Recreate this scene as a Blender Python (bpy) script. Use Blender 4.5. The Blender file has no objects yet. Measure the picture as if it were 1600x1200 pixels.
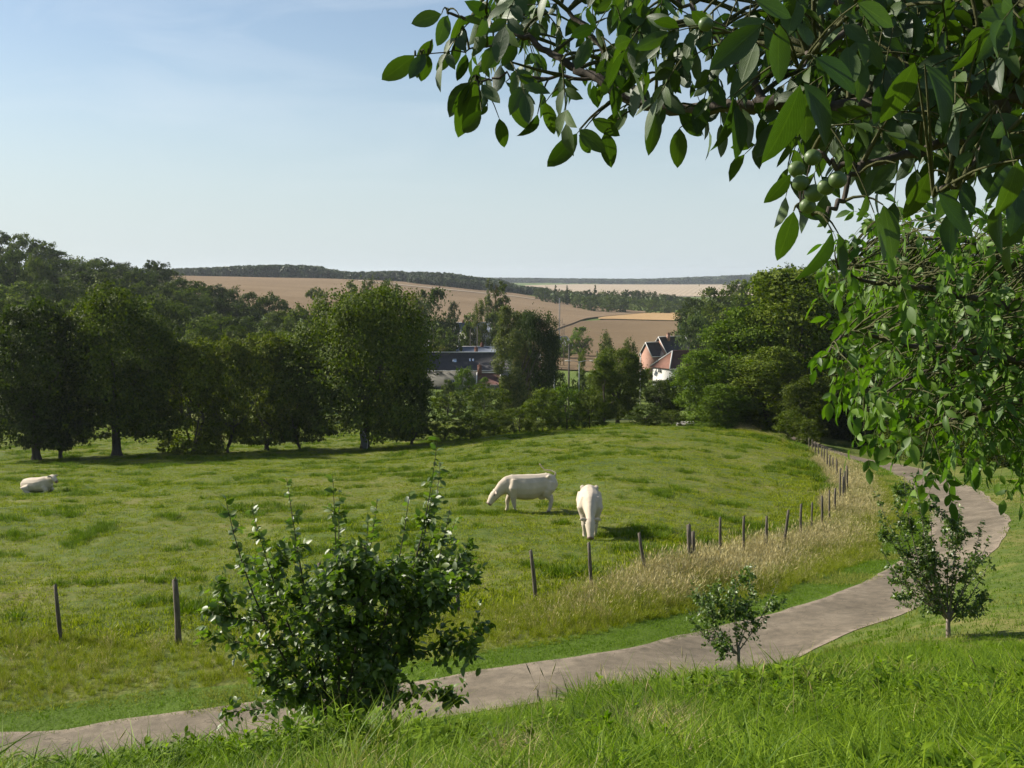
import bpy, math, random
import numpy as np
from mathutils import Vector, Matrix
scene = bpy.context.scene
C = scene.collection
rng = np.random.default_rng(7)
random.seed(7)

# ---------------------------------------------------------------- camera, sky, sun, exposure
F, PITCH = 1700.0, math.atan(170 / 1700.0)          # focal length in photo pixels, downward tilt
cam_data = bpy.data.cameras.new('camera')
cam_data.sensor_width = 36.0
cam_data.lens = 36.0 * F / 1600.0
cam_data.clip_start = 0.1
cam_data.clip_end = 30000
cam = bpy.data.objects.new('camera', cam_data)
C.objects.link(cam)
cam.location = (0, 0, 0)                             # eye height: the ground here lies at z = -1.65
cam.rotation_euler = (math.pi / 2 - PITCH, 0, 0)
scene.camera = cam

SUN_EL = math.radians(34)
sun_vec = Vector((-math.cos(math.radians(20)) * math.cos(SUN_EL), math.sin(math.radians(20)) * math.cos(SUN_EL), math.sin(SUN_EL)))
world = bpy.data.worlds.new("World")
scene.world = world
world.use_nodes = True
wn, wl = world.node_tree.nodes, world.node_tree.links
wn.clear()
w_out = wn.new('ShaderNodeOutputWorld')
w_bg = wn.new('ShaderNodeBackground')
w_sky = wn.new('ShaderNodeTexSky')
w_sky.sky_type = 'NISHITA'
w_sky.sun_disc = False
w_sky.sun_elevation = SUN_EL
w_sky.sun_rotation = math.atan2(sun_vec.x, sun_vec.y)
w_sky.altitude = 0
w_sky.air_density = 1.0
w_sky.dust_density = 0.6
w_sky.ozone_density = 1.5
w_bg.inputs['Strength'].default_value = 0.07
# faint high cirrus wisps all over the sky
w_geo = wn.new('ShaderNodeTexCoord')
w_map = wn.new('ShaderNodeMapping')
w_map.inputs['Rotation'].default_value = (0.2, 0.5, 0.9)
w_map.inputs['Scale'].default_value = (2.5, 14.0, 14.0)
w_noise = wn.new('ShaderNodeTexNoise')
w_noise.inputs['Scale'].default_value = 1.3
w_noise.inputs['Detail'].default_value = 7
w_noise.inputs['Distortion'].default_value = 0.6
w_ramp = wn.new('ShaderNodeValToRGB')
w_ramp.color_ramp.elements[0].position = 0.50
w_ramp.color_ramp.elements[1].position = 0.80
w_ramp.color_ramp.elements[1].color = (0.22, 0.22, 0.22, 1)
w_mix = wn.new('ShaderNodeMix')
w_mix.data_type = 'RGBA'
w_mix.inputs[7].default_value = (8.6, 8.9, 9.2, 1)
wl.new(w_geo.outputs['Generated'], w_map.inputs['Vector'])
wl.new(w_map.outputs[0], w_noise.inputs['Vector'])
wl.new(w_noise.outputs['Fac'], w_ramp.inputs[0])
wl.new(w_ramp.outputs[0], w_mix.inputs[0])
wl.new(w_sky.outputs[0], w_mix.inputs[6])
# pale haze towards the horizon, the same all round
w_sep = wn.new('ShaderNodeSeparateXYZ'); w_ab = wn.new('ShaderNodeMath'); w_ab.operation = 'ABSOLUTE'
w_hr = wn.new('ShaderNodeValToRGB'); w_hr.color_ramp.interpolation = 'EASE'
w_hr.color_ramp.elements[0].position = 0.0; w_hr.color_ramp.elements[0].color = (0.85, 0.85, 0.85, 1)
w_hr.color_ramp.elements[1].position = 0.22; w_hr.color_ramp.elements[1].color = (0.12, 0.12, 0.12, 1)
w_m2 = wn.new('ShaderNodeMix'); w_m2.data_type = 'RGBA'; w_m2.inputs[7].default_value = (5.2, 6.05, 6.5, 1)
wl.new(w_geo.outputs['Generated'], w_sep.inputs[0]); wl.new(w_sep.outputs[2], w_ab.inputs[0]); wl.new(w_ab.outputs[0], w_hr.inputs[0])
wl.new(w_hr.outputs[0], w_m2.inputs[0]); wl.new(w_mix.outputs[2], w_m2.inputs[6])
wl.new(w_m2.outputs[2], w_bg.inputs['Color'])
wl.new(w_bg.outputs[0], w_out.inputs['Surface'])

sun_data = bpy.data.lights.new('sun', 'SUN')
sun_data.energy = 5.0
sun_data.angle = math.radians(0.5)
sun_data.color = (1.0, 0.93, 0.82)
sun = bpy.data.objects.new('sun', sun_data)
C.objects.link(sun)
sun.rotation_euler = (-sun_vec).to_track_quat('-Z', 'Y').to_euler()
sun.location = (-60, 30, 60)

vs = scene.view_settings
vs.view_transform = 'Standard'
vs.look = 'None'
vs.exposure = 0.80
vs.gamma = 1.0
vs.use_curve_mapping = False
scene.render.engine = 'CYCLES'
cy = scene.cycles
cy.max_bounces = 6
cy.diffuse_bounces = 3
cy.glossy_bounces = 2
cy.transmission_bounces = 4
cy.transparent_max_bounces = 6
cy.volume_bounces = 0
cy.sample_clamp_indirect = 4.0
cy.caustics_reflective = False
cy.caustics_refractive = False
cy.use_denoising = True
cy.use_adaptive_sampling = True
cy.adaptive_threshold = 0.02

# ---------------------------------------------------------------- photo pixel -> ray, and the terrain
def ray(px, py):
    cx, cyy = (px - 800) / F, -(py - 600) / F
    X, Y, Z = cx, math.cos(PITCH) + cyy * math.sin(PITCH), -math.sin(PITCH) + cyy * math.cos(PITCH)
    return X / Y, -Z / Y                             # sideways and downward slope per metre of depth

def P(px, py, d):
    a, t = ray(px, py)
    return Vector((a * d, d, -t * d))

def pchip(xk, yk, x):
    """monotone cubic through the knots; yk may be (n, m)"""
    xk = np.asarray(xk, float); yk = np.asarray(yk, float)
    h = np.diff(xk)
    hh = h.reshape((-1,) + (1,) * (yk.ndim - 1))
    dl = np.diff(yk, axis=0) / hh
    m = np.zeros_like(yk)
    w1 = (2 * h[1:] + h[:-1]).reshape(hh[1:].shape); w2 = (h[1:] + 2 * h[:-1]).reshape(hh[1:].shape)
    same = dl[1:] * dl[:-1] > 0
    with np.errstate(divide='ignore', invalid='ignore'):
        hm = (w1 + w2) / (w1 / dl[:-1] + w2 / dl[1:])
    m[1:-1] = np.where(same, hm, 0)
    m[0] = dl[0]; m[-1] = dl[-1]
    x = np.clip(x, xk[0], xk[-1])
    i = np.clip(np.searchsorted(xk, x, side='right') - 1, 0, len(xk) - 2)
    s = (x - xk[i]) / h[i]
    sh = s.reshape(s.shape + (1,) * (yk.ndim - 1)); hi = h[i].reshape(sh.shape)
    return ((2*sh**3 - 3*sh**2 + 1) * yk[i] + (sh**3 - 2*sh**2 + sh) * hi * m[i]
            + (-2*sh**3 + 3*sh**2) * yk[i+1] + (sh**3 - sh**2) * hi * m[i+1])

COLS = np.array([-3400, -1200, 0, 300, 600, 800, 1000, 1200, 1400, 1600, 2400, 4600]) / 1700.0 - 800 / 1700.0
TAB = [  # depth, then how far the ground lies below the eye in each direction
 (-30,  -6,  -6,  -6,  -6,  -6,  -6,  -6,  -6,  -6,  -6,  -6,  -6),
 (-6,   .5,  .5,  .5,  .5,  .5,  .5,  .5,  .5,  .5,  .5,  .5,  .5),
 (0,  1.65,1.65,1.65,1.65,1.65,1.65,1.65,1.65,1.65,1.65,1.65,1.65),
 (3,   2.0, 2.0, 2.0, 2.0, 2.0, 2.0, 2.0, 2.0, 2.0, 2.0, 2.0, 2.0),
 (5,   2.7, 2.7, 2.7, 2.7, 2.65,2.65,2.6, 2.6, 2.6, 2.6, 2.5, 2.4),
 (8,   3.9, 3.9, 3.88,3.75,3.65,3.6, 3.55,3.55,3.55,3.5, 3.3, 3.0),
 (11,  5.5, 5.5, 5.5, 5.3, 4.9, 4.7, 4.5, 4.4, 4.35,4.3, 4.0, 3.6),
 (14,  7.2, 7.2, 7.1, 6.8, 6.1, 5.85,5.6, 5.35,5.15,5.05,4.6, 4.2),
 (16.5,8.4, 8.4, 8.4, 8.0, 7.25,6.9, 6.55,6.15,5.8, 5.65,5.1, 4.8),
 (19,  8.6, 8.6, 8.6, 8.35,7.8, 7.55,7.4, 7.1, 6.5, 6.15,5.6, 5.2),
 (22,  8.65,8.65,8.65,8.45,8.0, 7.8, 7.85,8.0, 7.4, 6.75,6.1, 5.6),
 (26,  8.75,8.75,8.7, 8.6, 8.3, 8.15,8.1, 8.3, 8.2, 7.4, 6.6, 6.0),
 (30,  9.0, 9.0, 8.95,8.85,8.55,8.35,8.35,8.7, 8.65,8.0, 7.1, 6.3),
 (36,  9.6, 9.6, 9.5, 9.4, 9.0, 8.75,8.8, 9.35,9.35,8.6, 7.6, 6.6),
 (45, 10.3,10.3,10.2,10.1, 9.9, 9.6, 9.5,10.0,10.2, 9.6, 8.4, 7.0),
 (55, 11.5,11.5,11.3,11.1,10.9,10.5,10.2,10.8,11.2,10.6, 9.2, 7.0),
 (68, 13.0,13.0,12.9,12.6,12.3,11.7,11.3,11.9,12.8,12.3,10.5, 7.5),
 (80, 14.4,14.4,14.3,14.0,13.7,12.8,12.3,12.9,14.0,13.8,12.0, 8.0),
 (90, 15.7,15.7,15.5,15.2,14.9,13.7,12.9,13.6,15.0,15.0,13.0, 9.0),
 (100,16.6,16.6,16.4,16.2,16.0,14.8,14.0,14.4,15.8,15.6,13.5, 9.0),
 (120,18.0,18.3,18.3,18.0,17.8,17.5,16.5,16.6,17.5,16.0,14.0, 9.0),
 (150,15.0,17.0,19.5,20.3,20.5,20.5,20.0,19.0,18.5,15.0,10.0, 5.0),
 (200, 11.0,13.0,16.0,20.5,24.0,24.0,24.0,22.0,17.0, 8.0, 3.0, 0.0),
 (250, 6.0, 8.0, 11.0,17.5,24.5,25.0,25.0,20.0,10.0, 2.0,-4.0,-4.0),
 (300, 4.0, 5.0, 6.5,15.5,24.5,26.0,26.5,18.0, 4.0,-4.0,-9.0,-9.0),
 (350, 3.0, 4.0, 5.0,13.5,24.5,28.0,28.5,18.0, 1.0,-8.0,-12., -12),
 (450, 2.0, 3.0, 3.0,11.5,21.0,28.0,29.5,20.0,-2.0,-9.0,-14., -14),
 (600,-5.0,-5.0,-3.0,10.0,17.0,24.0,29.0,24.0, 0.0,-8.0,-14., -14),
 (800,-5.0,-5.0,-4.0, 5.0,12.0,20.5,27.0,26.0, 6.0,-5.0,-12., -12),
 (1000,-4.,-4.0,-4.0, 1.5, 6.0,16.5,25.0,26.0,10.0,-2.0,-8.0, -8),
 (1200,-2.,-2.0,-2.0, 3.0, 8.0,18.0,27.0,28.0,14.0, 2.0,-5.0, -5),
 (1700, 5., 5.0, 5.0,12.0,20.0,30.0,38.0,38.0,25.0,15.0, 5.0,  5),
 (2500,12.,12.0,12.0,15.0,20.0,25.0,31.0,31.0,27.0,20.0,15.0, 15),
 (3500,15.,15.0,15.0,15.0,18.0,22.0,26.0,26.0,24.0,20.0,18.0, 18),
 (4500,12.,12.0,12.0,12.0,13.0,18.0,20.0,18.0,12.0,12.0,12.0, 12),
 (7000,70.,70.0,70.0,70.0,70.0,70.0,70.0,70.0,70.0,70.0,70.0, 70),
]
TD = np.array([r[0] for r in TAB], float)
TV = np.array([r[1:] for r in TAB], float)
def su(d): return np.arcsinh(np.asarray(d, float) / 3.0)
def sx(d): return np.sqrt(np.asarray(d, float) ** 2 + 4.0)

def hash2(i, j, s=0):
    h = (i.astype(np.int64) * 374761393 + j.astype(np.int64) * 668265263 + s * 982451653) & 0xffffffff
    h = ((h ^ (h >> 13)) * 1274126177) & 0xffffffff
    return ((h ^ (h >> 16)) & 0xffff) / 65535.0
def vnoise(x, y, s=0):
    x = np.asarray(x, float); y = np.asarray(y, float)
    i, j = np.floor(x), np.floor(y)
    fx, fy = x - i, y - j
    fx = fx * fx * (3 - 2 * fx); fy = fy * fy * (3 - 2 * fy)
    a, b = hash2(i, j, s), hash2(i + 1, j, s)
    c, e = hash2(i, j + 1, s), hash2(i + 1, j + 1, s)
    return (a * (1 - fx) + b * fx) * (1 - fy) + (c * (1 - fx) + e * fx) * fy - 0.5

GU = np.concatenate([np.linspace(su(-30), su(3.5), 40)[:-1], np.linspace(su(3.5), su(125), 620)[:-1], np.linspace(su(125), su(7000), 260)])
_ain = np.linspace(-0.56, 0.56, 430)
GA = np.concatenate([np.linspace(COLS[0], -0.56, 45)[:-1], _ain, np.linspace(0.56, COLS[-1], 45)[1:]])
_prof = pchip(su(TD), TV, GU)                          # rows x columns
_grid = pchip(COLS, _prof.T, GA).T                      # GU x GA
_gd = 3.0 * np.sinh(GU)
_gx = sx(_gd)[:, None] * GA[None, :]
_gy = np.repeat(_gd[:, None], len(GA), 1)
def relief(x, y):
    w1 = np.clip((y - 21) / 8, 0, 1) * np.clip((150 - y) / 40, 0, 1)
    n = vnoise(x / 2.3, y / 2.3, 1) * 0.22 + vnoise(x / 0.9, y / 0.9, 2) * 0.10 + vnoise(x / 0.35 + 7, y / 0.4, 3) * 0.05
    b = (vnoise(x / 1.3, y / 1.3, 4) * 0.26 + vnoise(x / 0.5, y / 0.5, 5) * 0.09) * np.clip((10.5 - y) / 3.5, 0.15, 1) * np.clip((17 - y) / 3, 0, 1)
    f = vnoise(x / 60, y / 60, 6) * 1.2 * np.clip((y - 140) / 100, 0, 1)
    return n * w1 + b + f

# ---------------------------------------------------------------- ground queries
_Z = -_grid
def _sample(G2, x, y):
    x = np.atleast_1d(np.asarray(x, float)); y = np.atleast_1d(np.asarray(y, float))
    u = np.clip(su(y), GU[0], GU[-1] - 1e-9); a = np.clip(x / sx(y), GA[0], GA[-1] - 1e-9)
    i = np.clip(np.searchsorted(GU, u, side='right') - 1, 0, len(GU) - 2)
    j = np.clip(np.searchsorted(GA, a, side='right') - 1, 0, len(GA) - 2)
    fu = (u - GU[i]) / (GU[i+1] - GU[i]); fa = (a - GA[j]) / (GA[j+1] - GA[j])
    return ((G2[i, j] * (1 - fa) + G2[i, j+1] * fa) * (1 - fu) + (G2[i+1, j] * (1 - fa) + G2[i+1, j+1] * fa) * fu)
def base_z(x, y): return _sample(_Z, x, y)
def Gd(px, py, dmin=3.0, dmax=6500.0):
    """where the line of sight through a photo pixel first meets the ground, as (x, y)"""
    a, t = ray(px, py)
    d = np.exp(np.linspace(math.log(dmin), math.log(dmax), 3000))
    hit = np.nonzero(base_z(a * d, d) >= -t * d)[0]
    if len(hit) == 0:
        k = np.argmax(base_z(a * d, d) + t * d); return a * d[k], d[k]
    k = hit[0]
    return a * d[k], d[k]

def poly_pts(pts, step=0.4):
    """Catmull-Rom through 2-D points, evenly resampled"""
    p = np.array(pts, float); q = []
    pp = np.vstack([2 * p[0] - p[1], p, 2 * p[-1] - p[-2]])
    for i in range(1, len(pp) - 2):
        for s in np.linspace(0, 1, 16, endpoint=False):
            a, b, c, e = pp[i-1], pp[i], pp[i+1], pp[i+2]
            q.append(0.5 * ((2*b) + (c - a) * s + (2*a - 5*b + 4*c - e) * s*s + (3*b - a - 3*c + e) * s**3))
    q.append(p[-1]); q = np.array(q)
    L = np.concatenate([[0], np.cumsum(np.linalg.norm(np.diff(q, axis=0), axis=1))])
    s = np.linspace(0, L[-1], max(2, int(L[-1] / step)))
    return np.stack([np.interp(s, L, q[:, 0]), np.interp(s, L, q[:, 1])], 1)

ROAD_W = 2.75
_edge = [Gd(*e) for e in [(0,1146),(200,1124),(400,1101),(700,1058),(870,1030),(1040,999),(1216,955),(1297,930),(1381,893),(1432,858),(1452,822),(1447,790),(1428,768),(1400,748),(1359,727)]]
_edge = [(_edge[0][0] - 22, _edge[0][1] - 1.0), (_edge[0][0] - 9, _edge[0][1] - 0.2)] + _edge
_ex, _ey = _edge[-1]
_edge += [(_ex - 2, _ey + 12), (_ex - 1, _ey + 30), (_ex + 4, _ey + 50)]
ROAD_IN = poly_pts(_edge, 0.35)
_tan = np.gradient(ROAD_IN, axis=0)
for _ in range(12):
    _tan[1:-1] = (_tan[:-2] + _tan[1:-1] * 2 + _tan[2:]) / 4
_tan /= np.linalg.norm(_tan, axis=1)[:, None]
_nor = np.stack([_tan[:, 1], -_tan[:, 0]], 1)          # to the right of travel: towards the camera
ROAD_OUT = ROAD_IN + _nor * ROAD_W
ROAD_MID = ROAD_IN + _nor * ROAD_W / 2
def road_side(x, y):
    """signed distance beyond the road's far edge (positive: pasture side); and distance from the centre line"""
    x = np.atleast_1d(x); y = np.atleast_1d(y)
    out = np.where(y < 12, -1e6, 1e6); mid = np.full(x.shape, 1e6)
    m = (y > 8) & (y < 150) & (np.abs(x) < 80)
    idx = np.nonzero(m)[0]
    for k in range(0, len(idx), 20000):
        ii = idx[k:k+20000]
        dx = x[ii, None] - ROAD_MID[None, ::2, 0]; dy = y[ii, None] - ROAD_MID[None, ::2, 1]
        dd = dx * dx + dy * dy
        j = np.argmin(dd, 1)
        r = np.arange(len(ii))
        side = -(dx[r, j] * _nor[::2][j, 0] + dy[r, j] * _nor[::2][j, 1])
        D = np.sqrt(dd[r, j])
        mid[ii] = D
        out[ii] = np.sign(side) * D - ROAD_W / 2
    return out, mid

# the road bed is level and smooth: flatten the relief along it
_ro, _rm = road_side(_gx.ravel(), _gy.ravel())
_flat = np.clip((np.abs(_rm.reshape(_gx.shape)) - 1.5) / 1.2, 0, 1)
_Z = -_grid + relief(_gx, _gy) * _flat
_ditch = np.exp(-((_ro.reshape(_gx.shape) - 0.35) / 0.4) ** 2) * 0.0
GZ = _Z
def gz(x, y): return _sample(GZ, x, y)
def on_ground(x, y, lift=0.0): return Vector((float(x), float(y), float(gz(x, y)[0]) + lift))

# ---------------------------------------------------------------- materials
def new_mat(name):
    m = bpy.data.materials.new(name); m.use_nodes = True
    nt = m.node_tree; nt.nodes.clear()
    return m, nt.nodes, nt.links
def N(nodes, kind, **kw):
    n = nodes.new(kind)
    for k, v in kw.items():
        if k in n.inputs.keys(): n.inputs[k].default_value = v
        else: setattr(n, k, v)
    return n
def ramp(nodes, stops):
    r = nodes.new('ShaderNodeValToRGB')
    el = r.color_ramp.elements
    while len(el) < len(stops): el.new(0.5)
    for e, (p, c) in zip(el, stops):
        e.position = p; e.color = (*c, 1) if len(c) == 3 else c
    return r
def mixc(nodes, links, fac, a, b, mode='MIX'):
    m = nodes.new('ShaderNodeMix'); m.data_type = 'RGBA'; m.blend_type = mode
    for i, v in ((0, fac), (6, a), (7, b)):
        if hasattr(v, 'is_output'): links.new(v, m.inputs[i])
        elif i == 0: m.inputs[0].default_value = v
        else: m.inputs[i].default_value = (*v, 1) if len(v) == 3 else v
    return m.outputs[2]

def simple_mat(name, col, rough=0.7, var=0.25, scale=6.0, bump=0.0, metal=0.0, spec=0.4):
    m, n, l = new_mat(name)
    tc = N(n, 'ShaderNodeTexCoord')
    no = N(n, 'ShaderNodeTexNoise', Scale=scale, Detail=6.0)
    l.new(tc.outputs['Object'], no.inputs['Vector'])
    c = mixc(n, l, no.outputs['Fac'], tuple(x * (1 - var) for x in col), tuple(min(1, x * (1 + var)) for x in col))
    b = N(n, 'ShaderNodeBsdfPrincipled', Roughness=rough, Metallic=metal)
    b.inputs['Specular IOR Level'].default_value = spec
    l.new(c, b.inputs['Base Color'])
    if bump:
        bp = N(n, 'ShaderNodeBump', Strength=bump, Distance=0.02)
        l.new(no.outputs['Fac'], bp.inputs['Height']); l.new(bp.outputs[0], b.inputs['Normal'])
    o = N(n, 'ShaderNodeOutputMaterial'); l.new(b.outputs[0], o.inputs[0])
    return m

def leaf_mat(name, col=None, trans=0.3, rough=0.5, spec=0.35, vary=0.45, warm=0.25, veins=False, trans_tint=(1.5, 1.7, 0.5)):
    """leaf: gloss + diffuse + light through the blade; colour from the object when col is None"""
    m, n, l = new_mat(name)
    oi = N(n, 'ShaderNodeObjectInfo'); ge = N(n, 'ShaderNodeNewGeometry')
    ad = N(n, 'ShaderNodeMath', operation='ADD'); fr = N(n, 'ShaderNodeMath', operation='FRACT')
    l.new(oi.outputs['Random'], ad.inputs[0]); l.new(ge.outputs['Random Per Island'], ad.inputs[1]); l.new(ad.outputs[0], fr.inputs[0])
    base = oi.outputs['Color'] if col is None else None
    if base is None:
        rgb = N(n, 'ShaderNodeRGB'); rgb.outputs[0].default_value = (*col, 1); base = rgb.outputs[0]
    dark = mixc(n, l, 1.0, base, (1 - vary, 1 - vary * 0.85, 1 - vary), 'MULTIPLY')
    lite = mixc(n, l, 1.0, base, (1 + vary + warm, 1 + vary, 1 - warm * 0.2), 'MULTIPLY')
    c = mixc(n, l, fr.outputs[0], dark, lite)
    if veins:
        uv = N(n, 'ShaderNodeUVMap'); sp = N(n, 'ShaderNodeSeparateXYZ'); l.new(uv.outputs[0], sp.inputs[0])
        # side veins run forward from the midrib
        ab = N(n, 'ShaderNodeMath', operation='ABSOLUTE'); l.new(sp.outputs[0], ab.inputs[0])
        ma = N(n, 'ShaderNodeMath', operation='MULTIPLY_ADD'); ma.inputs[1].default_value = -0.45; l.new(ab.outputs[0], ma.inputs[0]); l.new(sp.outputs[1], ma.inputs[2])
        mu = N(n, 'ShaderNodeMath', operation='MULTIPLY'); mu.inputs[1].default_value = 12 * 6.283; l.new(ma.outputs[0], mu.inputs[0])
        co = N(n, 'ShaderNodeMath', operation='COSINE'); l.new(mu.outputs[0], co.inputs[0])
        v1 = ramp(n, [(0.90, (0, 0, 0)), (1.0, (1, 1, 1))]); l.new(co.outputs[0], v1.inputs[0])
        v2 = ramp(n, [(0.0, (1, 1, 1)), (0.09, (0, 0, 0))]); l.new(ab.outputs[0], v2.inputs[0])
        mx = mixc(n, l, 1.0, v1.outputs[0], v2.outputs[0], 'LIGHTEN')
        vf = N(n, 'ShaderNodeMath', operation='MULTIPLY'); vf.inputs[1].default_value = 0.5; l.new(mx, vf.inputs[0])
        c = mixc(n, l, vf.outputs[0], c, mixc(n, l, 1.0, c, (1.9, 1.7, 1.6), 'MULTIPLY'))
    # blotches and wear
    tc = N(n, 'ShaderNodeTexCoord'); no = N(n, 'ShaderNodeTexNoise', Scale=9.0, Detail=3.0); l.new(tc.outputs['Object'], no.inputs['Vector'])
    c = mixc(n, l, no.outputs['Fac'], mixc(n, l, 1.0, c, (0.8, 0.8, 0.8), 'MULTIPLY'), mixc(n, l, 1.0, c, (1.2, 1.2, 1.2), 'MULTIPLY'))
    b = N(n, 'ShaderNodeBsdfPrincipled', Roughness=rough); b.inputs['Specular IOR Level'].default_value = spec
    l.new(c, b.inputs['Base Color'])
    t = N(n, 'ShaderNodeBsdfTranslucent'); l.new(mixc(n, l, 1.0, c, trans_tint, 'MULTIPLY'), t.inputs['Color'])
    mx = N(n, 'ShaderNodeMixShader'); mx.inputs[0].default_value = trans
    l.new(b.outputs[0], mx.inputs[1]); l.new(t.outputs[0], mx.inputs[2])
    if veins:
        bp = N(n, 'ShaderNodeBump', Strength=0.35, Distance=0.002); l.new(vf.outputs[0], bp.inputs['Height'])
        l.new(bp.outputs[0], b.inputs['Normal'])
    o = N(n, 'ShaderNodeOutputMaterial'); l.new(mx.outputs[0], o.inputs[0])
    return m

def ground_mat(name, stops, s1=0.15, s2=1.6, bump=0.6, fleck=(1.15, 1.1, 0.9)):
    m, n, l = new_mat(name)
    tc = N(n, 'ShaderNodeTexCoord')
    n1 = N(n, 'ShaderNodeTexNoise', Scale=s1, Detail=6.0, Roughness=0.6); n2 = N(n, 'ShaderNodeTexNoise', Scale=s2, Detail=8.0, Roughness=0.7)
    for q in (n1, n2): l.new(tc.outputs['Object'], q.inputs['Vector'])
    av = N(n, 'ShaderNodeMix'); av.data_type = 'FLOAT'; av.inputs[0].default_value = 0.5
    l.new(n1.outputs['Fac'], av.inputs[2]); l.new(n2.outputs['Fac'], av.inputs[3])
    r = ramp(n, stops); l.new(av.outputs[0], r.inputs[0])
    n3 = N(n, 'ShaderNodeTexNoise', Scale=14.0, Detail=5.0); l.new(tc.outputs['Object'], n3.inputs['Vector'])
    c = mixc(n, l, n3.outputs['Fac'], mixc(n, l, 1.0, r.outputs[0], (0.6, 0.62, 0.6), 'MULTIPLY'), mixc(n, l, 1.0, r.outputs[0], tuple(1.25 * f for f in fleck), 'MULTIPLY'))
    b = N(n, 'ShaderNodeBsdfPrincipled', Roughness=0.9); b.inputs['Specular IOR Level'].default_value = 0.15
    l.new(c, b.inputs['Base Color'])
    bp = N(n, 'ShaderNodeBump', Strength=bump, Distance=0.08); l.new(n3.outputs['Fac'], bp.inputs['Height']); l.new(bp.outputs[0], b.inputs['Normal'])
    o = N(n, 'ShaderNodeOutputMaterial'); l.new(b.outputs[0], o.inputs[0])
    return m

def field_mat(name, c1, c2, angle, scale=0.09, amount=0.5):
    m, n, l = new_mat(name)
    tc = N(n, 'ShaderNodeTexCoord'); mp = N(n, 'ShaderNodeMapping'); mp.inputs['Rotation'].default_value = (0, 0, angle)
    l.new(tc.outputs['Object'], mp.inputs['Vector'])
    wv = N(n, 'ShaderNodeTexWave', Scale=scale, Distortion=2.5, Detail=3.0); wv.inputs['Detail Scale'].default_value = 0.6
    l.new(mp.outputs[0], wv.inputs['Vector'])
    no = N(n, 'ShaderNodeTexNoise', Scale=0.012, Detail=8.0, Roughness=0.65); l.new(tc.outputs['Object'], no.inputs['Vector'])
    nf = N(n, 'ShaderNodeTexNoise', Scale=0.35, Detail=4.0); l.new(tc.outputs['Object'], nf.inputs['Vector'])
    r = ramp(n, [(0.3, c1), (0.7, c2)]); l.new(no.outputs['Fac'], r.inputs[0])
    c = mixc(n, l, wv.outputs['Fac'], mixc(n, l, amount, r.outputs[0], (0.62, 0.6, 0.6), 'MULTIPLY'), mixc(n, l, amount, r.outputs[0], (1.3, 1.3, 1.28), 'MULTIPLY'))
    c = mixc(n, l, nf.outputs['Fac'], mixc(n, l, 1.0, c, (0.8, 0.8, 0.8), 'MULTIPLY'), mixc(n, l, 1.0, c, (1.2, 1.2, 1.2), 'MULTIPLY'))
    b = N(n, 'ShaderNodeBsdfDiffuse'); l.new(c, b.inputs['Color'])
    o = N(n, 'ShaderNodeOutputMaterial'); l.new(b.outputs[0], o.inputs[0])
    return m

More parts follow.
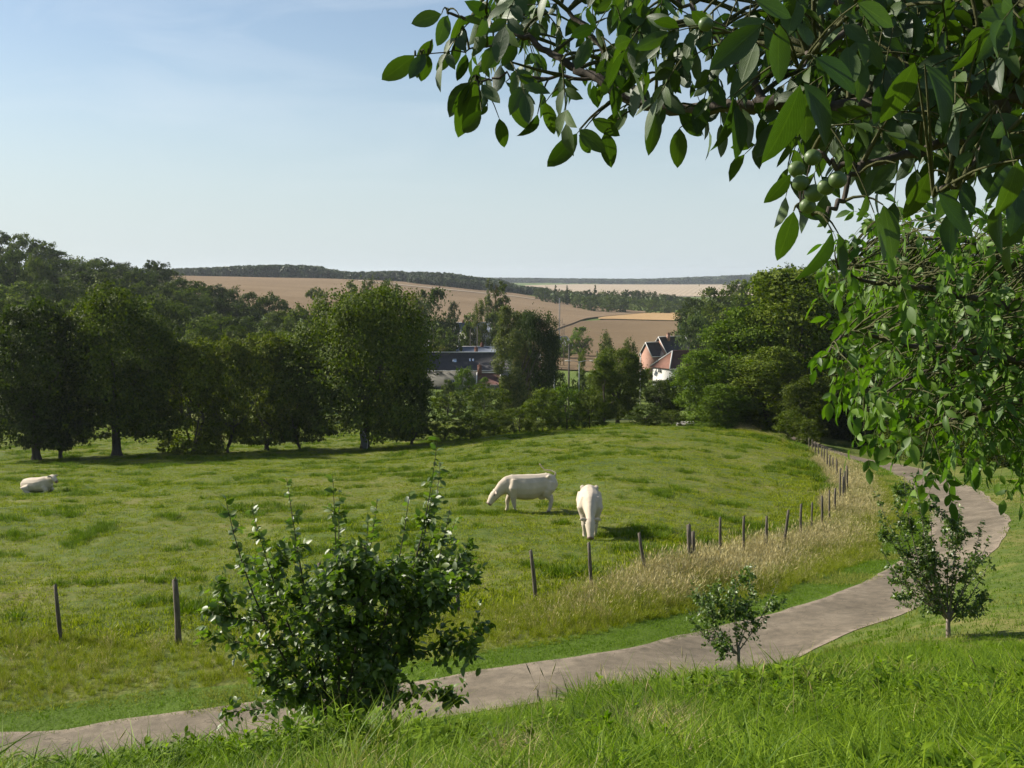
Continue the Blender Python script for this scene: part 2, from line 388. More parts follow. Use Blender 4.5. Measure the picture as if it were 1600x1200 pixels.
def road_mat():
    m, n, l = new_mat('worn_asphalt')
    tc = N(n, 'ShaderNodeTexCoord')
    big = N(n, 'ShaderNodeTexNoise', Scale=0.5, Detail=6.0, Roughness=0.6); mid = N(n, 'ShaderNodeTexNoise', Scale=4.0, Detail=6.0)
    fine = N(n, 'ShaderNodeTexVoronoi', Scale=55.0); cr = N(n, 'ShaderNodeTexVoronoi', Scale=0.9, feature='DISTANCE_TO_EDGE')
    wrp = N(n, 'ShaderNodeTexNoise', Scale=2.5, Detail=4.0)
    vm = N(n, 'ShaderNodeVectorMath', operation='MULTIPLY_ADD'); vm.inputs[1].default_value = (0.7, 0.7, 0.7)
    l.new(tc.outputs['Object'], wrp.inputs['Vector']); l.new(wrp.outputs['Color'], vm.inputs[0]); l.new(tc.outputs['Object'], vm.inputs[2])
    for q in (big, mid, fine): l.new(tc.outputs['Object'], q.inputs['Vector'])
    l.new(vm.outputs[0], cr.inputs['Vector'])
    r = ramp(n, [(0.3, (0.10, 0.083, 0.058)), (0.5, (0.160, 0.133, 0.096)), (0.7, (0.225, 0.188, 0.138))]); l.new(big.outputs['Fac'], r.inputs[0])
    c = mixc(n, l, mid.outputs['Fac'], mixc(n, l, 1.0, r.outputs[0], (0.6, 0.6, 0.6), 'MULTIPLY'), mixc(n, l, 1.0, r.outputs[0], (1.4, 1.36, 1.3), 'MULTIPLY'))
    c = mixc(n, l, fine.outputs['Distance'], mixc(n, l, 1.0, c, (1.25, 1.25, 1.25), 'MULTIPLY'), mixc(n, l, 1.0, c, (0.7, 0.7, 0.7), 'MULTIPLY'))
    ck = ramp(n, [(0.0, (0.45, 0.45, 0.45)), (0.018, (1, 1, 1))]); l.new(cr.outputs['Distance'], ck.inputs[0])
    kb = ramp(n, [(0.5, (0, 0, 0)), (0.56, (1, 1, 1))]); l.new(mid.outputs['Fac'], kb.inputs[0])
    c = mixc(n, l, kb.outputs[0], c, mixc(n, l, 1.0, c, ck.outputs[0], 'MULTIPLY'))
    # gravelly, dirtier shoulders: u runs 0..1 across the road
    uv = N(n, 'ShaderNodeUVMap'); sp = N(n, 'ShaderNodeSeparateXYZ'); l.new(uv.outputs[0], sp.inputs[0])
    su1 = N(n, 'ShaderNodeMath', operation='SUBTRACT'); su1.inputs[1].default_value = 0.5; l.new(sp.outputs[0], su1.inputs[0])
    ab = N(n, 'ShaderNodeMath', operation='ABSOLUTE'); l.new(su1.outputs[0], ab.inputs[0])
    adn = N(n, 'ShaderNodeMath', operation='MULTIPLY_ADD'); adn.inputs[1].default_value = 0.25; l.new(mid.outputs['Fac'], adn.inputs[0]); l.new(ab.outputs[0], adn.inputs[2])
    er = ramp(n, [(0.55, (0, 0, 0)), (0.62, (1, 1, 1))]); l.new(adn.outputs[0], er.inputs[0])
    c = mixc(n, l, er.outputs[0], c, mixc(n, l, fine.outputs['Distance'], (0.33, 0.27, 0.2), (0.16, 0.12, 0.085)))
    # two faintly smoother wheel tracks
    b = N(n, 'ShaderNodeBsdfPrincipled', Roughness=0.85); b.inputs['Specular IOR Level'].default_value = 0.2
    l.new(c, b.inputs['Base Color'])
    bp = N(n, 'ShaderNodeBump', Strength=0.5, Distance=0.01); l.new(fine.outputs['Distance'], bp.inputs['Height']); l.new(bp.outputs[0], b.inputs['Normal'])
    o = N(n, 'ShaderNodeOutputMaterial'); l.new(b.outputs[0], o.inputs[0])
    return m

def bark_mat(name, c1, c2, scale=8.0):
    m, n, l = new_mat(name)
    tc = N(n, 'ShaderNodeTexCoord'); mp = N(n, 'ShaderNodeMapping'); mp.inputs['Scale'].default_value = (1, 1, 0.22)
    l.new(tc.outputs['Object'], mp.inputs['Vector'])
    no = N(n, 'ShaderNodeTexNoise', Scale=scale, Detail=8.0, Roughness=0.7); l.new(mp.outputs[0], no.inputs['Vector'])
    r = ramp(n, [(0.3, c1), (0.7, c2)]); l.new(no.outputs['Fac'], r.inputs[0])
    b = N(n, 'ShaderNodeBsdfPrincipled', Roughness=0.9); b.inputs['Specular IOR Level'].default_value = 0.15
    l.new(r.outputs[0], b.inputs['Base Color'])
    bp = N(n, 'ShaderNodeBump', Strength=0.7, Distance=0.02); l.new(no.outputs['Fac'], bp.inputs['Height']); l.new(bp.outputs[0], b.inputs['Normal'])
    o = N(n, 'ShaderNodeOutputMaterial'); l.new(b.outputs[0], o.inputs[0])
    return m

M_ground = ground_mat('pasture_turf', [(0.32, (0.04, 0.068, 0.012)), (0.46, (0.078, 0.112, 0.019)), (0.57, (0.13, 0.14, 0.036)), (0.67, (0.19, 0.16, 0.07))])
M_valley = ground_mat('valley_turf', [(0.35, (0.07, 0.115, 0.02)), (0.55, (0.11, 0.15, 0.03)), (0.7, (0.15, 0.15, 0.05))], s1=0.03, s2=0.3)
M_verge = ground_mat('verge_turf', [(0.3, (0.05, 0.085, 0.010)), (0.6, (0.08, 0.13, 0.014)), (0.75, (0.12, 0.145, 0.03))])
M_road = road_mat()
M_tree = leaf_mat('tree_leaves', None, trans=0.24, rough=0.65, spec=0.12)
M_bark = bark_mat('grey_bark', (0.035, 0.03, 0.024), (0.12, 0.10, 0.08), 6)
M_bark_pale = bark_mat('pale_bark', (0.14, 0.11, 0.09), (0.34, 0.28, 0.23), 20)
M_post = bark_mat('weathered_post_wood', (0.05, 0.042, 0.032), (0.18, 0.155, 0.12), 14)
M_walnut = leaf_mat('walnut_leaf_shade_tone', (0.032, 0.066, 0.014), trans=0.20, rough=0.5, spec=0.4, vary=0.4, veins=True, trans_tint=(2.0, 2.4, 0.5))  # near walnut: the crown's own shade is put into this darker leaf colour
M_pear = leaf_mat('pear_leaf', (0.082, 0.135, 0.030), trans=0.28, rough=0.48, spec=0.6, vary=0.35, trans_tint=(1.8, 2.2, 0.5))
M_apple = leaf_mat('apple_leaf', (0.080, 0.138, 0.030), trans=0.24, rough=0.42, spec=0.5, vary=0.35)
M_grass = leaf_mat('lush_grass', (0.105, 0.190, 0.012), trans=0.35, rough=0.55, spec=0.15, vary=0.5, warm=0.35)
M_mown = leaf_mat('mown_grass', (0.090, 0.165, 0.010), trans=0.3, rough=0.6, spec=0.08, vary=0.35)
M_turf = leaf_mat('pasture_grass', (0.150, 0.200, 0.016), trans=0.3, rough=0.6, spec=0.08, vary=0.6, warm=0.4)
M_tussock = leaf_mat('tussock_grass', (0.078, 0.132, 0.011), trans=0.3, rough=0.6, spec=0.08, vary=0.45)
M_dry = leaf_mat('dry_grass', (0.38, 0.34, 0.205), trans=0.25, rough=0.7, spec=0.15, vary=0.35, warm=0.1, trans_tint=(1.1, 1.0, 0.8))
M_semidry = leaf_mat('half_dry_grass', (0.21, 0.24, 0.06), trans=0.35, rough=0.7, spec=0.15, vary=0.4, warm=0.15, trans_tint=(1.2, 1.2, 0.6))

# ---------------------------------------------------------------- mesh helpers
def mesh_np(name, V, Fc, mats, mi=None, uv=None, smooth=False):
    """V (n,3); Fc (m,k) equal-sided faces, or a list of such arrays"""
    me = bpy.data.meshes.new(name)
    Fl = Fc if isinstance(Fc, list) else [Fc]
    Fl = [np.asarray(f, dtype=np.int32) for f in Fl if len(f)]
    V = np.asarray(V, dtype=np.float32)
    loops = np.concatenate([f.ravel() for f in Fl]); tot = np.concatenate([np.full(len(f), f.shape[1], dtype=np.int32) for f in Fl])
    me.vertices.add(len(V)); me.vertices.foreach_set('co', V.ravel())
    me.loops.add(len(loops)); me.loops.foreach_set('vertex_index', loops)
    me.polygons.add(len(tot))
    st = np.concatenate([[0], np.cumsum(tot)[:-1]]).astype(np.int32)
    me.polygons.foreach_set('loop_start', st); me.polygons.foreach_set('loop_total', tot)
    if not isinstance(mats, (list, tuple)): mats = [mats]
    for m in mats: me.materials.append(m)
    if mi is not None: me.polygons.foreach_set('material_index', np.asarray(mi, dtype=np.int32))
    if smooth: me.polygons.foreach_set('use_smooth', np.ones(len(tot), dtype=bool))
    if uv is not None:
        ul = me.uv_layers.new(name='UVMap'); ul.data.foreach_set('uv', np.asarray(uv, dtype=np.float32)[loops].ravel())
    me.update(calc_edges=True); me.validate()
    return me

def link(name, me, parent=None, loc=None):
    o = bpy.data.objects.new(name, me); C.objects.link(o)
    if loc is not None: o.location = loc
    if parent is not None: o.parent = parent
    return o
def tag(o, label=None, cat=None, group=None, kind=None):
    for k, v in (('label', label), ('category', cat), ('group', group), ('kind', kind)):
        if v: o[k] = v
    return o
def thing(name, label, cat, loc=(0, 0, 0), rotz=0.0, group=None):
    o = bpy.data.objects.new(name, None); C.objects.link(o)
    o.empty_display_size = 0.3
    o.location = loc; o.rotation_euler = (0, 0, rotz)
    return tag(o, label, cat, group)

class MB:
    """collects boxes, tubes and polygons into one mesh"""
    def __init__(s): s.v, s.q, s.t, s.n, s.mq, s.mt, s.mat = [], [], [], 0, [], [], 0
    def add(s, V, quads=(), tris=()):
        V = np.asarray(V, float).reshape(-1, 3)
        for f in quads: s.q.append([s.n + i for i in f]); s.mq.append(s.mat)
        for f in tris: s.t.append([s.n + i for i in f]); s.mt.append(s.mat)
        s.v.append(V); s.n += len(V)
    def box(s, lo, hi, rz=0.0, at=(0, 0, 0)):
        x0, y0, z0 = lo; x1, y1, z1 = hi
        V = np.array([(x0,y0,z0),(x1,y0,z0),(x1,y1,z0),(x0,y1,z0),(x0,y0,z1),(x1,y0,z1),(x1,y1,z1),(x0,y1,z1)], float)
        if rz:
            c, n = math.cos(rz), math.sin(rz); V[:, :2] = V[:, :2] @ np.array([[c, n], [-n, c]])
        s.add(V + np.array(at), [(0,3,2,1),(4,5,6,7),(0,1,5,4),(1,2,6,5),(2,3,7,6),(3,0,4,7)])
    def tube(s, pts, rad, k=6, cap=True):
        pts = np.asarray([tuple(p) for p in pts], float); rad = np.broadcast_to(np.asarray(rad, float), (len(pts),))
        T = np.gradient(pts, axis=0); T /= np.linalg.norm(T, axis=1)[:, None] + 1e-9
        ref = np.array([0, 0, 1.0]) if abs(T[0][2]) < 0.9 else np.array([1.0, 0, 0])
        u = np.cross(T[0], ref); u /= np.linalg.norm(u)
        ang = np.linspace(0, 2 * math.pi, k, endpoint=False); rings = []
        for i in range(len(pts)):
            u = u - T[i] * np.dot(u, T[i]); u /= np.linalg.norm(u) + 1e-9
            w = np.cross(T[i], u)
            rings.append(pts[i] + rad[i] * (np.cos(ang)[:, None] * u + np.sin(ang)[:, None] * w))
        Q = [(i*k + j, i*k + (j+1) % k, (i+1)*k + (j+1) % k, (i+1)*k + j) for i in range(len(pts)-1) for j in range(k)]
        V = np.vstack(rings); tr = []
        if cap:
            V = np.vstack([V, pts[0], pts[-1]]); a, b = len(V) - 2, len(V) - 1; e = (len(pts)-1) * k
            tr = [(a, (j+1) % k, j) for j in range(k)] + [(b, e + j, e + (j+1) % k) for j in range(k)]
        s.add(V, Q, tr)
    def mesh(s, name, mats, smooth=False):
        return mesh_np(name, np.vstack(s.v), [np.array(s.q, int).reshape(-1, 4), np.array(s.t, int).reshape(-1, 3)], mats, mi=s.mq + s.mt, smooth=smooth)
    def build(s, name, mats, parent=None, smooth=False, loc=None):
        return link(name, s.mesh(name, mats, smooth), parent, loc)

def unit(v):
    v = np.asarray(v, float); return v / (np.linalg.norm(v, axis=-1, keepdims=True) + 1e-9)
def leaf_template(nl=5, width=0.42, fold=0.25, bend=0.35, serr=0.0, point=1.0):
    """a blade of length 1 along +Y, facing +Z, folded at its midrib and arched; returns V, quads/tris as tris, uv"""
    V, T, UV = [], [], []
    for i in range(nl + 1):
        s = i / nl
        w = width / 2 * (math.sin(math.pi * min(1, s ** 0.85)) ** 0.8 if 0 < s < 1 else 0)
        z = -bend * s * s * 0.6
        V.append((0, s, z)); UV.append((0, s))
        V.append((-w, s + 0.02, z + w * fold)); UV.append((-1, s))
        V.append((w, s + 0.02, z + w * fold)); UV.append((1, s))
    for i in range(nl):
        a, b = i * 3, (i + 1) * 3
        if i == 0: T += [(a, b, b+1), (a, b+2, b)]
        elif i == nl - 1: T += [(a, b, a+1), (a, a+2, b)]
        else: T += [(a, b, a+1), (b, b+1, a+1), (a, a+2, b), (a+2, b+2, b)]
    return np.array(V, float), np.array(T, int), np.array(UV, float)
def scatter(tpl, pos, axis, nrm, size, wid=None):
    """copies of a blade template: base at pos, pointing along axis, facing nrm"""
    V, T, UV = tpl; n = len(pos)
    Y = unit(axis); X = unit(np.cross(Y, nrm)); Z = np.cross(X, Y)
    size = np.broadcast_to(np.asarray(size, float), (n,)); wid = size if wid is None else np.broadcast_to(wid, (n,))
    W = (pos[:, None, :] + V[None, :, 0, None] * X[:, None, :] * wid[:, None, None]
         + V[None, :, 1, None] * Y[:, None, :] * size[:, None, None] + V[None, :, 2, None] * Z[:, None, :] * size[:, None, None])
    Fc = T[None] + (np.arange(n) * len(V))[:, None, None]
    return W.reshape(-1, 3), Fc.reshape(-1, 3), np.tile(UV, (n, 1))
def scatter_mesh(name, tpl, pos, axis, nrm, size, mat, wid=None):
    W, Fc, UV = scatter(tpl, np.asarray(pos), np.asarray(axis), np.asarray(nrm), size, wid)
    return mesh_np(name, W, Fc, mat, uv=UV, smooth=True)
def leaf_matrix(pos, axis, nrm, size):
    Y = unit(axis); X = unit(np.cross(Y, nrm)); Z = np.cross(X, Y)
    m = Matrix.Identity(4)
    for i in range(3):
        m[i][0], m[i][1], m[i][2], m[i][3] = X[i] * size, Y[i] * size, Z[i] * size, pos[i]
    return m
def rand_dirs(n, r=rng):
    v = r.normal(size=(n, 3)); return unit(v)

# ---------------------------------------------------------------- ground, fields, road
na = len(GA)
V = np.stack([_gx.ravel(), _gy.ravel(), GZ.ravel()], 1)
ii, jj = np.meshgrid(np.arange(len(GU) - 1), np.arange(na - 1), indexing='ij')
q = np.stack([ii*na + jj, ii*na + jj + 1, (ii+1)*na + jj + 1, (ii+1)*na + jj], -1).reshape(-1, 4)
ym = _gd[ii.ravel()]
me = mesh_np('ground', V, q, [M_ground, M_valley], mi=(ym > 165).astype(int), smooth=True)
tag(link('ground', me), 'rolling green pasture and valley floor', kind='structure')

def strip_sheet(name, A, B, n_across, mat, lift, z_of=None, kind='structure'):
    """a sheet between two polylines of equal length, laid on the ground"""
    s = np.linspace(0, 1, n_across)
    XY = A[:, None, :] * (1 - s)[None, :, None] + B[:, None, :] * s[None, :, None]
    z = (z_of or gz)(XY[..., 0].ravel(), XY[..., 1].ravel()) + lift
    V = np.column_stack([XY.reshape(-1, 2), z])
    m = n_across
    i, j = np.meshgrid(np.arange(len(A) - 1), np.arange(m - 1), indexing='ij')
    q = np.stack([i*m + j, i*m + j + 1, (i+1)*m + j + 1, (i+1)*m + j], -1).reshape(-1, 4)
    uv = np.stack([np.tile(s, len(A)), np.repeat(np.linspace(0, 1, len(A)), m)], 1)
    o = link(name, mesh_np(name, V, q, mat, uv=uv, smooth=True))
    return tag(o, kind=kind)
_w = (vnoise(np.arange(len(ROAD_IN)) / 5.0, np.zeros(len(ROAD_IN)), 11) * 0.28 + vnoise(np.arange(len(ROAD_IN)) / 1.5, np.zeros(len(ROAD_IN)), 12) * 0.10)[:, None]
_w2 = (vnoise(np.arange(len(ROAD_IN)) / 4.0, np.ones(len(ROAD_IN)), 13) * 0.2 + vnoise(np.arange(len(ROAD_IN)) / 1.6, np.ones(len(ROAD_IN)), 14) * 0.05)[:, None]
strip_sheet('road', ROAD_IN + _nor * _w, ROAD_OUT + _nor * _w2, 15, M_road, 0.014)['label'] = 'narrow worn country lane curving round the pasture'

strip_sheet('verge', ROAD_IN + _nor * (_w + 0.02), ROAD_IN - _nor * (1.35 + _w), 8, M_verge, 0.009)['label'] = 'mown green verge along the far side of the lane'
def field(name, bottom, top, mat, label, lift=0.6, n=170, m=170, drange=(120, 6500), smooth_limits=False):
    """a field whose near and far limits are given as photo pixels on the ground"""
    def line(pts, px):
        pts = np.array(pts, float); return np.interp(px, pts[:, 0], pts[:, 1])
    x0 = max(bottom[0][0], top[0][0]); x1 = min(bottom[-1][0], top[-1][0])
    A, B = [], []
    for px in np.linspace(x0, x1, n):
        A.append(Gd(px, line(bottom, px), *drange)); B.append(Gd(px, line(top, px), *drange))
    A, B = np.array(A), np.array(B)
    for Q in (A, B):                                       # keep the limits free of sudden jumps
        dd = Q[:, 1].copy(); k = 3
        md = np.array([np.median(dd[max(0, i-k):i+k+1]) for i in range(len(dd))]); 
        lg = np.log(md); lg = np.convolve(np.pad(lg, 8, 'edge'), np.hanning(19)[1:-1] / np.hanning(19).sum(), 'same')[8:-8] if smooth_limits else lg
        md = np.exp(lg); Q[:, 0] *= md / Q[:, 1]; Q[:, 1] = md
    o = strip_sheet(name, np.array(A), np.array(B), m, mat, lift); o['label'] = label
    return o
M_field = field_mat('ploughed_stubble', (0.185, 0.134, 0.084), (0.24, 0.178, 0.114), 0.9, 0.10, 0.9)
M_field_dark = field_mat('turned_soil', (0.150, 0.108, 0.065), (0.19, 0.138, 0.084), 1.9, 0.12, 0.35)
M_field_gold = field_mat('ripe_stubble', (0.34, 0.225, 0.11), (0.40, 0.27, 0.14), 0.4, 0.12, 0.25)
M_field_pale = field_mat('pale_stubble', (0.34, 0.27, 0.19), (0.40, 0.32, 0.23), 0.2, 0.03, 0.3)
M_track = simple_mat('chalk_track', (0.33, 0.26, 0.18), 0.95, 0.15, 0.5)

field('brown_field', [(230,445),(300,465),(450,495),(560,500),(700,505),(800,520),(860,525),(905,500),(980,493),(1010,489)],
      [(230,429),(300,430),(430,429),(520,431),(700,446),(800,459),(835,465),(905,476),(980,486.5),(1010,488.5)], M_field,
      'ribbed brown stubble field sweeping up to the wooded ridge', 0.9, smooth_limits=True)
field('dark_brown_field', [(780,572),(850,578),(900,580),(1000,590),(1150,600)], [(780,520),(860,512),(905,503),(950,500.5),(1063,503),(1150,508)], M_field_dark,
      'smooth darker brown field behind the houses', 0.4)
field('golden_field', [(935,500),(960,500),(1063,502.5)], [(935,498),(980,490),(1063,489.5)], M_field_gold, 'small golden stubble field below the tree belt', 0.7)
field('pale_field', [(820,452),(900,459),(1000,464),(1110,464),(1240,460)], [(820,446.5),(900,444.5),(1000,445),(1110,445),(1240,445)], M_field_pale, 'pale far stubble fields under the last wooded ridge', 1.0, drange=(1500, 6500))
field('pale_track', [(560,441),(700,455),(800,465),(835,470)], [(560,440),(700,454),(800,464.2),(835,469.3)], M_track, 'pale track crossing the brown hillside field', 1.3, m=8)
# ---------------------------------------------------------------- grass blades in tufts, scattered by geometry nodes
def tuft(name, n, h, spread, width, mat, lean=0.5, seg=3, seed=1, heads=0.0, head_mat=None, r0=0.0):
    r = np.random.default_rng(seed)
    V, Fq, Ft, mi_q, mi_t = [], [], [], [], []
    k = 0
    for b in range(n):
        a = r.uniform(0, 2 * math.pi); d = spread * math.sqrt(r.uniform(0, 1))
        p = np.array([d * math.cos(a), d * math.sin(a), -0.03])
        hh = h * r.uniform(0.45, 1.1); w = width * r.uniform(0.6, 1.3)
        out = a + r.normal(0, 0.9); L = lean * r.uniform(0.2, 1.3)
        dr = np.array([math.cos(out), math.sin(out), 0]); sd = np.array([-dr[1], dr[0], 0])
        tw = r.uniform(-0.8, 0.8); sd = sd * math.cos(tw) + dr * math.sin(tw)
        pts = []
        for i in range(seg + 1):
            s = i / seg
            c = p + np.array([0, 0, 1]) * hh * (s - 0.35 * L * s * s) + dr * hh * L * s * s
            pts.append((c, w * (1 - s ** 1.6) * 0.5))
        for c, ww in pts[:-1]: V += [c - sd * ww, c + sd * ww]
        V.append(pts[-1][0])
        for i in range(seg - 1): Fq.append((k+2*i, k+2*i+1, k+2*i+3, k+2*i+2)); mi_q.append(0)
        Ft.append((k+2*seg-2, k+2*seg-1, k+2*seg)); mi_t.append(0)
        k += 2 * seg + 1
        if r.uniform() < heads:                            # a seed head at the tip
            c = pts[-1][0]; u = unit(pts[-1][0] - pts[-2][0]); hl = h * 0.16 * r.uniform(0.7, 1.3); hw = hl * 0.09
            V += [c - u * hl * 0.3, c + u * hl * 0.2 - sd * hw, c + u * hl * 0.2 + sd * hw, c + u * hl]
            Fq.append((k, k+2, k+3, k+1)); mi_q.append(1 if head_mat else 0); k += 4
    return mesh_np(name, np.array(V), [np.array(Fq, int).reshape(-1, 4), np.array(Ft, int).reshape(-1, 3)], [mat] + ([head_mat] if head_mat else []), mi=mi_q + mi_t, smooth=False)

def weed(name, n, h, leaf, mat, seed):
    r = np.random.default_rng(seed)
    pos, ax, nr, sz = [], [], [], []
    for b in range(n):
        a = r.uniform(0, 6.28); e = r.uniform(0.2, 1.2)
        ax.append((math.cos(a) * math.cos(e), math.sin(a) * math.cos(e), math.sin(e)))
        z = r.uniform(0, h); pos.append((math.cos(a) * 0.03, math.sin(a) * 0.03, z)); nr.append((-math.cos(a) * math.sin(e), -math.sin(a) * math.sin(e), math.cos(e)))
        sz.append(leaf * r.uniform(0.6, 1.3))
    W, Fc, UV = scatter(leaf_template(3, 0.4, 0.2, 0.6), np.array(pos), np.array(ax), np.array(nr), np.array(sz))
    return mesh_np(name, W, Fc, mat, uv=UV)

def gn_scatter(name, pts, rot, scl, idx, meshes, label, kind='stuff'):
    """one object whose points carry copies of the given meshes"""
    n = len(pts)
    me = bpy.data.meshes.new(name)
    me.vertices.add(n); me.vertices.foreach_set('co', np.asarray(pts, np.float32).ravel())
    for an, ty, key, dat in (('tilt', 'FLOAT_VECTOR', 'vector', rot), ('size', 'FLOAT_VECTOR', 'vector', scl), ('pick', 'INT', 'value', idx)):
        at = me.attributes.new(an, ty, 'POINT'); at.data.foreach_set(key, np.asarray(dat, np.int32 if ty == 'INT' else np.float32).ravel())
    o = link(name, me); tag(o, label, kind=kind)
    g = bpy.data.node_groups.new(name, 'GeometryNodeTree')
    g.interface.new_socket('Geometry', in_out='INPUT', socket_type='NodeSocketGeometry')
    g.interface.new_socket('Geometry', in_out='OUTPUT', socket_type='NodeSocketGeometry')
    gi, go = g.nodes.new('NodeGroupInput'), g.nodes.new('NodeGroupOutput')
    ip = g.nodes.new('GeometryNodeInstanceOnPoints'); ip.inputs['Pick Instance'].default_value = True
    jn = g.nodes.new('GeometryNodeJoinGeometry')
    for m in reversed(meshes):                                     # a join keeps the last link first
        src = bpy.data.objects.new(m.name + '_source', m)          # not linked to the scene: only a shape for the nodes to read
        oi = g.nodes.new('GeometryNodeObjectInfo'); oi.inputs['Object'].default_value = src; oi.inputs['As Instance'].default_value = True
        g.links.new(oi.outputs['Geometry'], jn.inputs[0])
    def attr(nm, ty):
        a = g.nodes.new('GeometryNodeInputNamedAttribute'); a.data_type = ty; a.inputs['Name'].default_value = nm
        return [s for s in a.outputs if s.enabled and s.name == 'Attribute'][0]
    g.links.new(gi.outputs[0], ip.inputs['Points']); g.links.new(jn.outputs[0], ip.inputs['Instance'])
    g.links.new(attr('pick', 'INT'), ip.inputs['Instance Index'])
    g.links.new(attr('size', 'FLOAT_VECTOR'), ip.inputs['Scale'])
    er = g.nodes.new('FunctionNodeEulerToRotation'); g.links.new(attr('tilt', 'FLOAT_VECTOR'), er.inputs[0]); g.links.new(er.outputs[0], ip.inputs['Rotation'])
    g.links.new(ip.outputs[0], go.inputs[0])
    md = o.modifiers.new('scatter', 'NODES'); md.node_group = g
    return o

T_lush = [tuft('lush_tuft', 20, h, 0.10, 0.0125, M_grass, L, 4, s) for s, (h, L) in enumerate([(0.19, 1.3), (0.26, 1.7), (0.14, 1.0), (0.22, 2.3)])]
T_bankdry = [tuft('bank_straw_tuft', 12, 0.34, 0.07, 0.005, M_semidry, 0.9, 3, 31), tuft('bank_straw_tuft', 12, 0.26, 0.08, 0.006, M_dry, 1.3, 3, 32)]
T_weed = [weed('broad_weed', 20, 0.20, 0.06, M_grass, 41), weed('broad_weed', 18, 0.16, 0.05, M_tussock, 42)]
T_mown = [tuft('mown_tuft', 26, 0.065, 0.10, 0.010, M_mown, 0.7, 2, s + 50) for s in range(3)]
T_turf = [tuft('turf_tuft', 34, 0.075, 0.20, 0.014, M_turf, 0.9, 2, 60), tuft('turf_tuft', 34, 0.10, 0.18, 0.015, M_turf, 0.8, 2, 61),
          tuft('tussock_tuft', 44, 0.17, 0.16, 0.013, M_tussock, 0.8, 2, 62), tuft('straw_turf_tuft', 26, 0.09, 0.20, 0.012, M_semidry, 1.0, 2, 63)]
T_tall = [tuft('tall_dry_tuft', 22, 0.72, 0.14, 0.008, M_dry, 0.45, 3, 70, 0.6, M_dry), tuft('tall_dry_tuft', 22, 0.85, 0.15, 0.007, M_dry, 0.6, 3, 71, 0.7, M_dry),
          tuft('tall_half_dry_tuft', 26, 0.60, 0.15, 0.010, M_semidry, 0.5, 3, 72, 0.3, M_dry), tuft('tall_green_tuft', 28, 0.5, 0.15, 0.012, M_turf, 0.7, 3, 73, 0.25, M_semidry)]

FENCE_PX = [(-230,1006,-236,915),(-60,1003,-62,914),(96,1001,86,914),(279,1008,272,906),(500,984,499,880),(717,962,715,873),(838,940,829,860),(925,921,920,848),(1014,900,999,833),(1081,889,1076,820),
    (1088,889,1083,831),(1126,880,1125,809),(1162,873,1162,807),(1192,866,1198,807),(1222,856,1232,797),(1252,846,1252,788),(1269,838,1269,785),(1284,828,1284,775),(1296,816,1296,766),
    (1305,804,1305,763),(1313,790,1313,732),(1318,786,1317,745),(1321,777,1320,736),(1324,770,1323,728),(1307,752,1307,717),(1302,745,1301,715),(1297,741,1297,711),(1292,736,1292,704),(1288,731,1288,700),
    (1284,727,1284,698),(1279,717,1278,694),(1274,712,1274,690),(1269,708,1269,687),(1264,704,1264,685)]
FENCE = np.array([Gd(b[0], b[1]) for b in FENCE_PX])
_fl = poly_pts(np.vstack([[FENCE[0] + (-14, 1)], FENCE[:10], FENCE[11:20], FENCE[24:], [FENCE[-1] + (-3, 16)]]), 0.5)
_ft = unit(np.gradient(_fl, axis=0)); _fn = np.stack([-_ft[:, 1], _ft[:, 0]], 1)
def fence_side(x, y):
    out = np.empty(len(x))
    for k in range(0, len(x), 20000):
        dx = x[k:k+20000, None] - _fl[None, :, 0]; dy = y[k:k+20000, None] - _fl[None, :, 1]
        j = np.argmin(dx*dx + dy*dy, 1); r = np.arange(len(j))
        out[k:k+20000] = np.sign(dx[r, j] * _fn[j, 0] + dy[r, j] * _fn[j, 1]) * np.sqrt(dx[r, j]**2 + dy[r, j]**2)
    return out

def field_pts(n, d0, d1, power=1.0, amax=0.54, a0=None):
    """points in the viewed wedge of ground; power 1: evenly spread over the ground; below: denser nearby"""
    q = rng.uniform(0, 1, n); e = power + 1
    d = (d0**e + q * (d1**e - d0**e)) ** (1 / e)
    a = rng.uniform(-amax if a0 is None else a0, amax, n)
    return a * sx(d), d
def place(name, x, y, s, idx, meshes, label, tilt=0.15, zs=None):
    z = gz(x, y); n = len(x)
    rot = np.column_stack([rng.normal(0, tilt, n), rng.normal(0, tilt, n), rng.uniform(0, 6.28, n)])
    sc = np.column_stack([s, s, s if zs is None else s * zs])
    return gn_scatter(name, np.column_stack([x, y, z]), rot, sc, idx, meshes, label)

# bank in front of the camera
x, y = field_pts(34000, 4.2, 18.5, 0.55)
ro, rm = road_side(x, y)
patch = vnoise(x / 1.1, y / 1.1, 21); patch2 = vnoise(x / 2.6, y / 2.6, 22)
k = (ro < -ROAD_W - 0.35 + patch * 0.5) & (y < 17.3 + patch * 1.5)
x, y, patch, patch2, ro = x[k], y[k], patch[k], patch2[k], ro[k]
n = len(x)
idx = rng.integers(0, 4, n)
idx = np.where(((patch > 0.24) | (((x / y - 0.125) / 0.05) ** 2 + ((y - 8.9) / 0.9) ** 2 < 1) | (((x / y + 0.01) / 0.03) ** 2 + ((y - 7.0) / 0.6) ** 2 < 1)) & (rng.uniform(0, 1, n) < 0.45), rng.integers(4, 6, n), idx)
brown = (((x / y - 0.13) / 0.045) ** 2 + ((y - 8.8) / 0.8) ** 2 < 1) | (((x / y - 0.01) / 0.03) ** 2 + ((y - 7.2) / 0.5) ** 2 < 1)
idx = np.where(brown & (rng.uniform(0, 1, n) < 0.7), 5, idx)
idx = np.where((patch2 > 0.20) & (rng.uniform(0, 1, n) < 0.25), rng.integers(6, 8, n), idx)
idx = np.where((rng.uniform(0, 1, n) < 0.03), rng.integers(4, 8, n), idx)
edge = np.clip((-ROAD_W - ro) / 2.2, 0.25, 1)
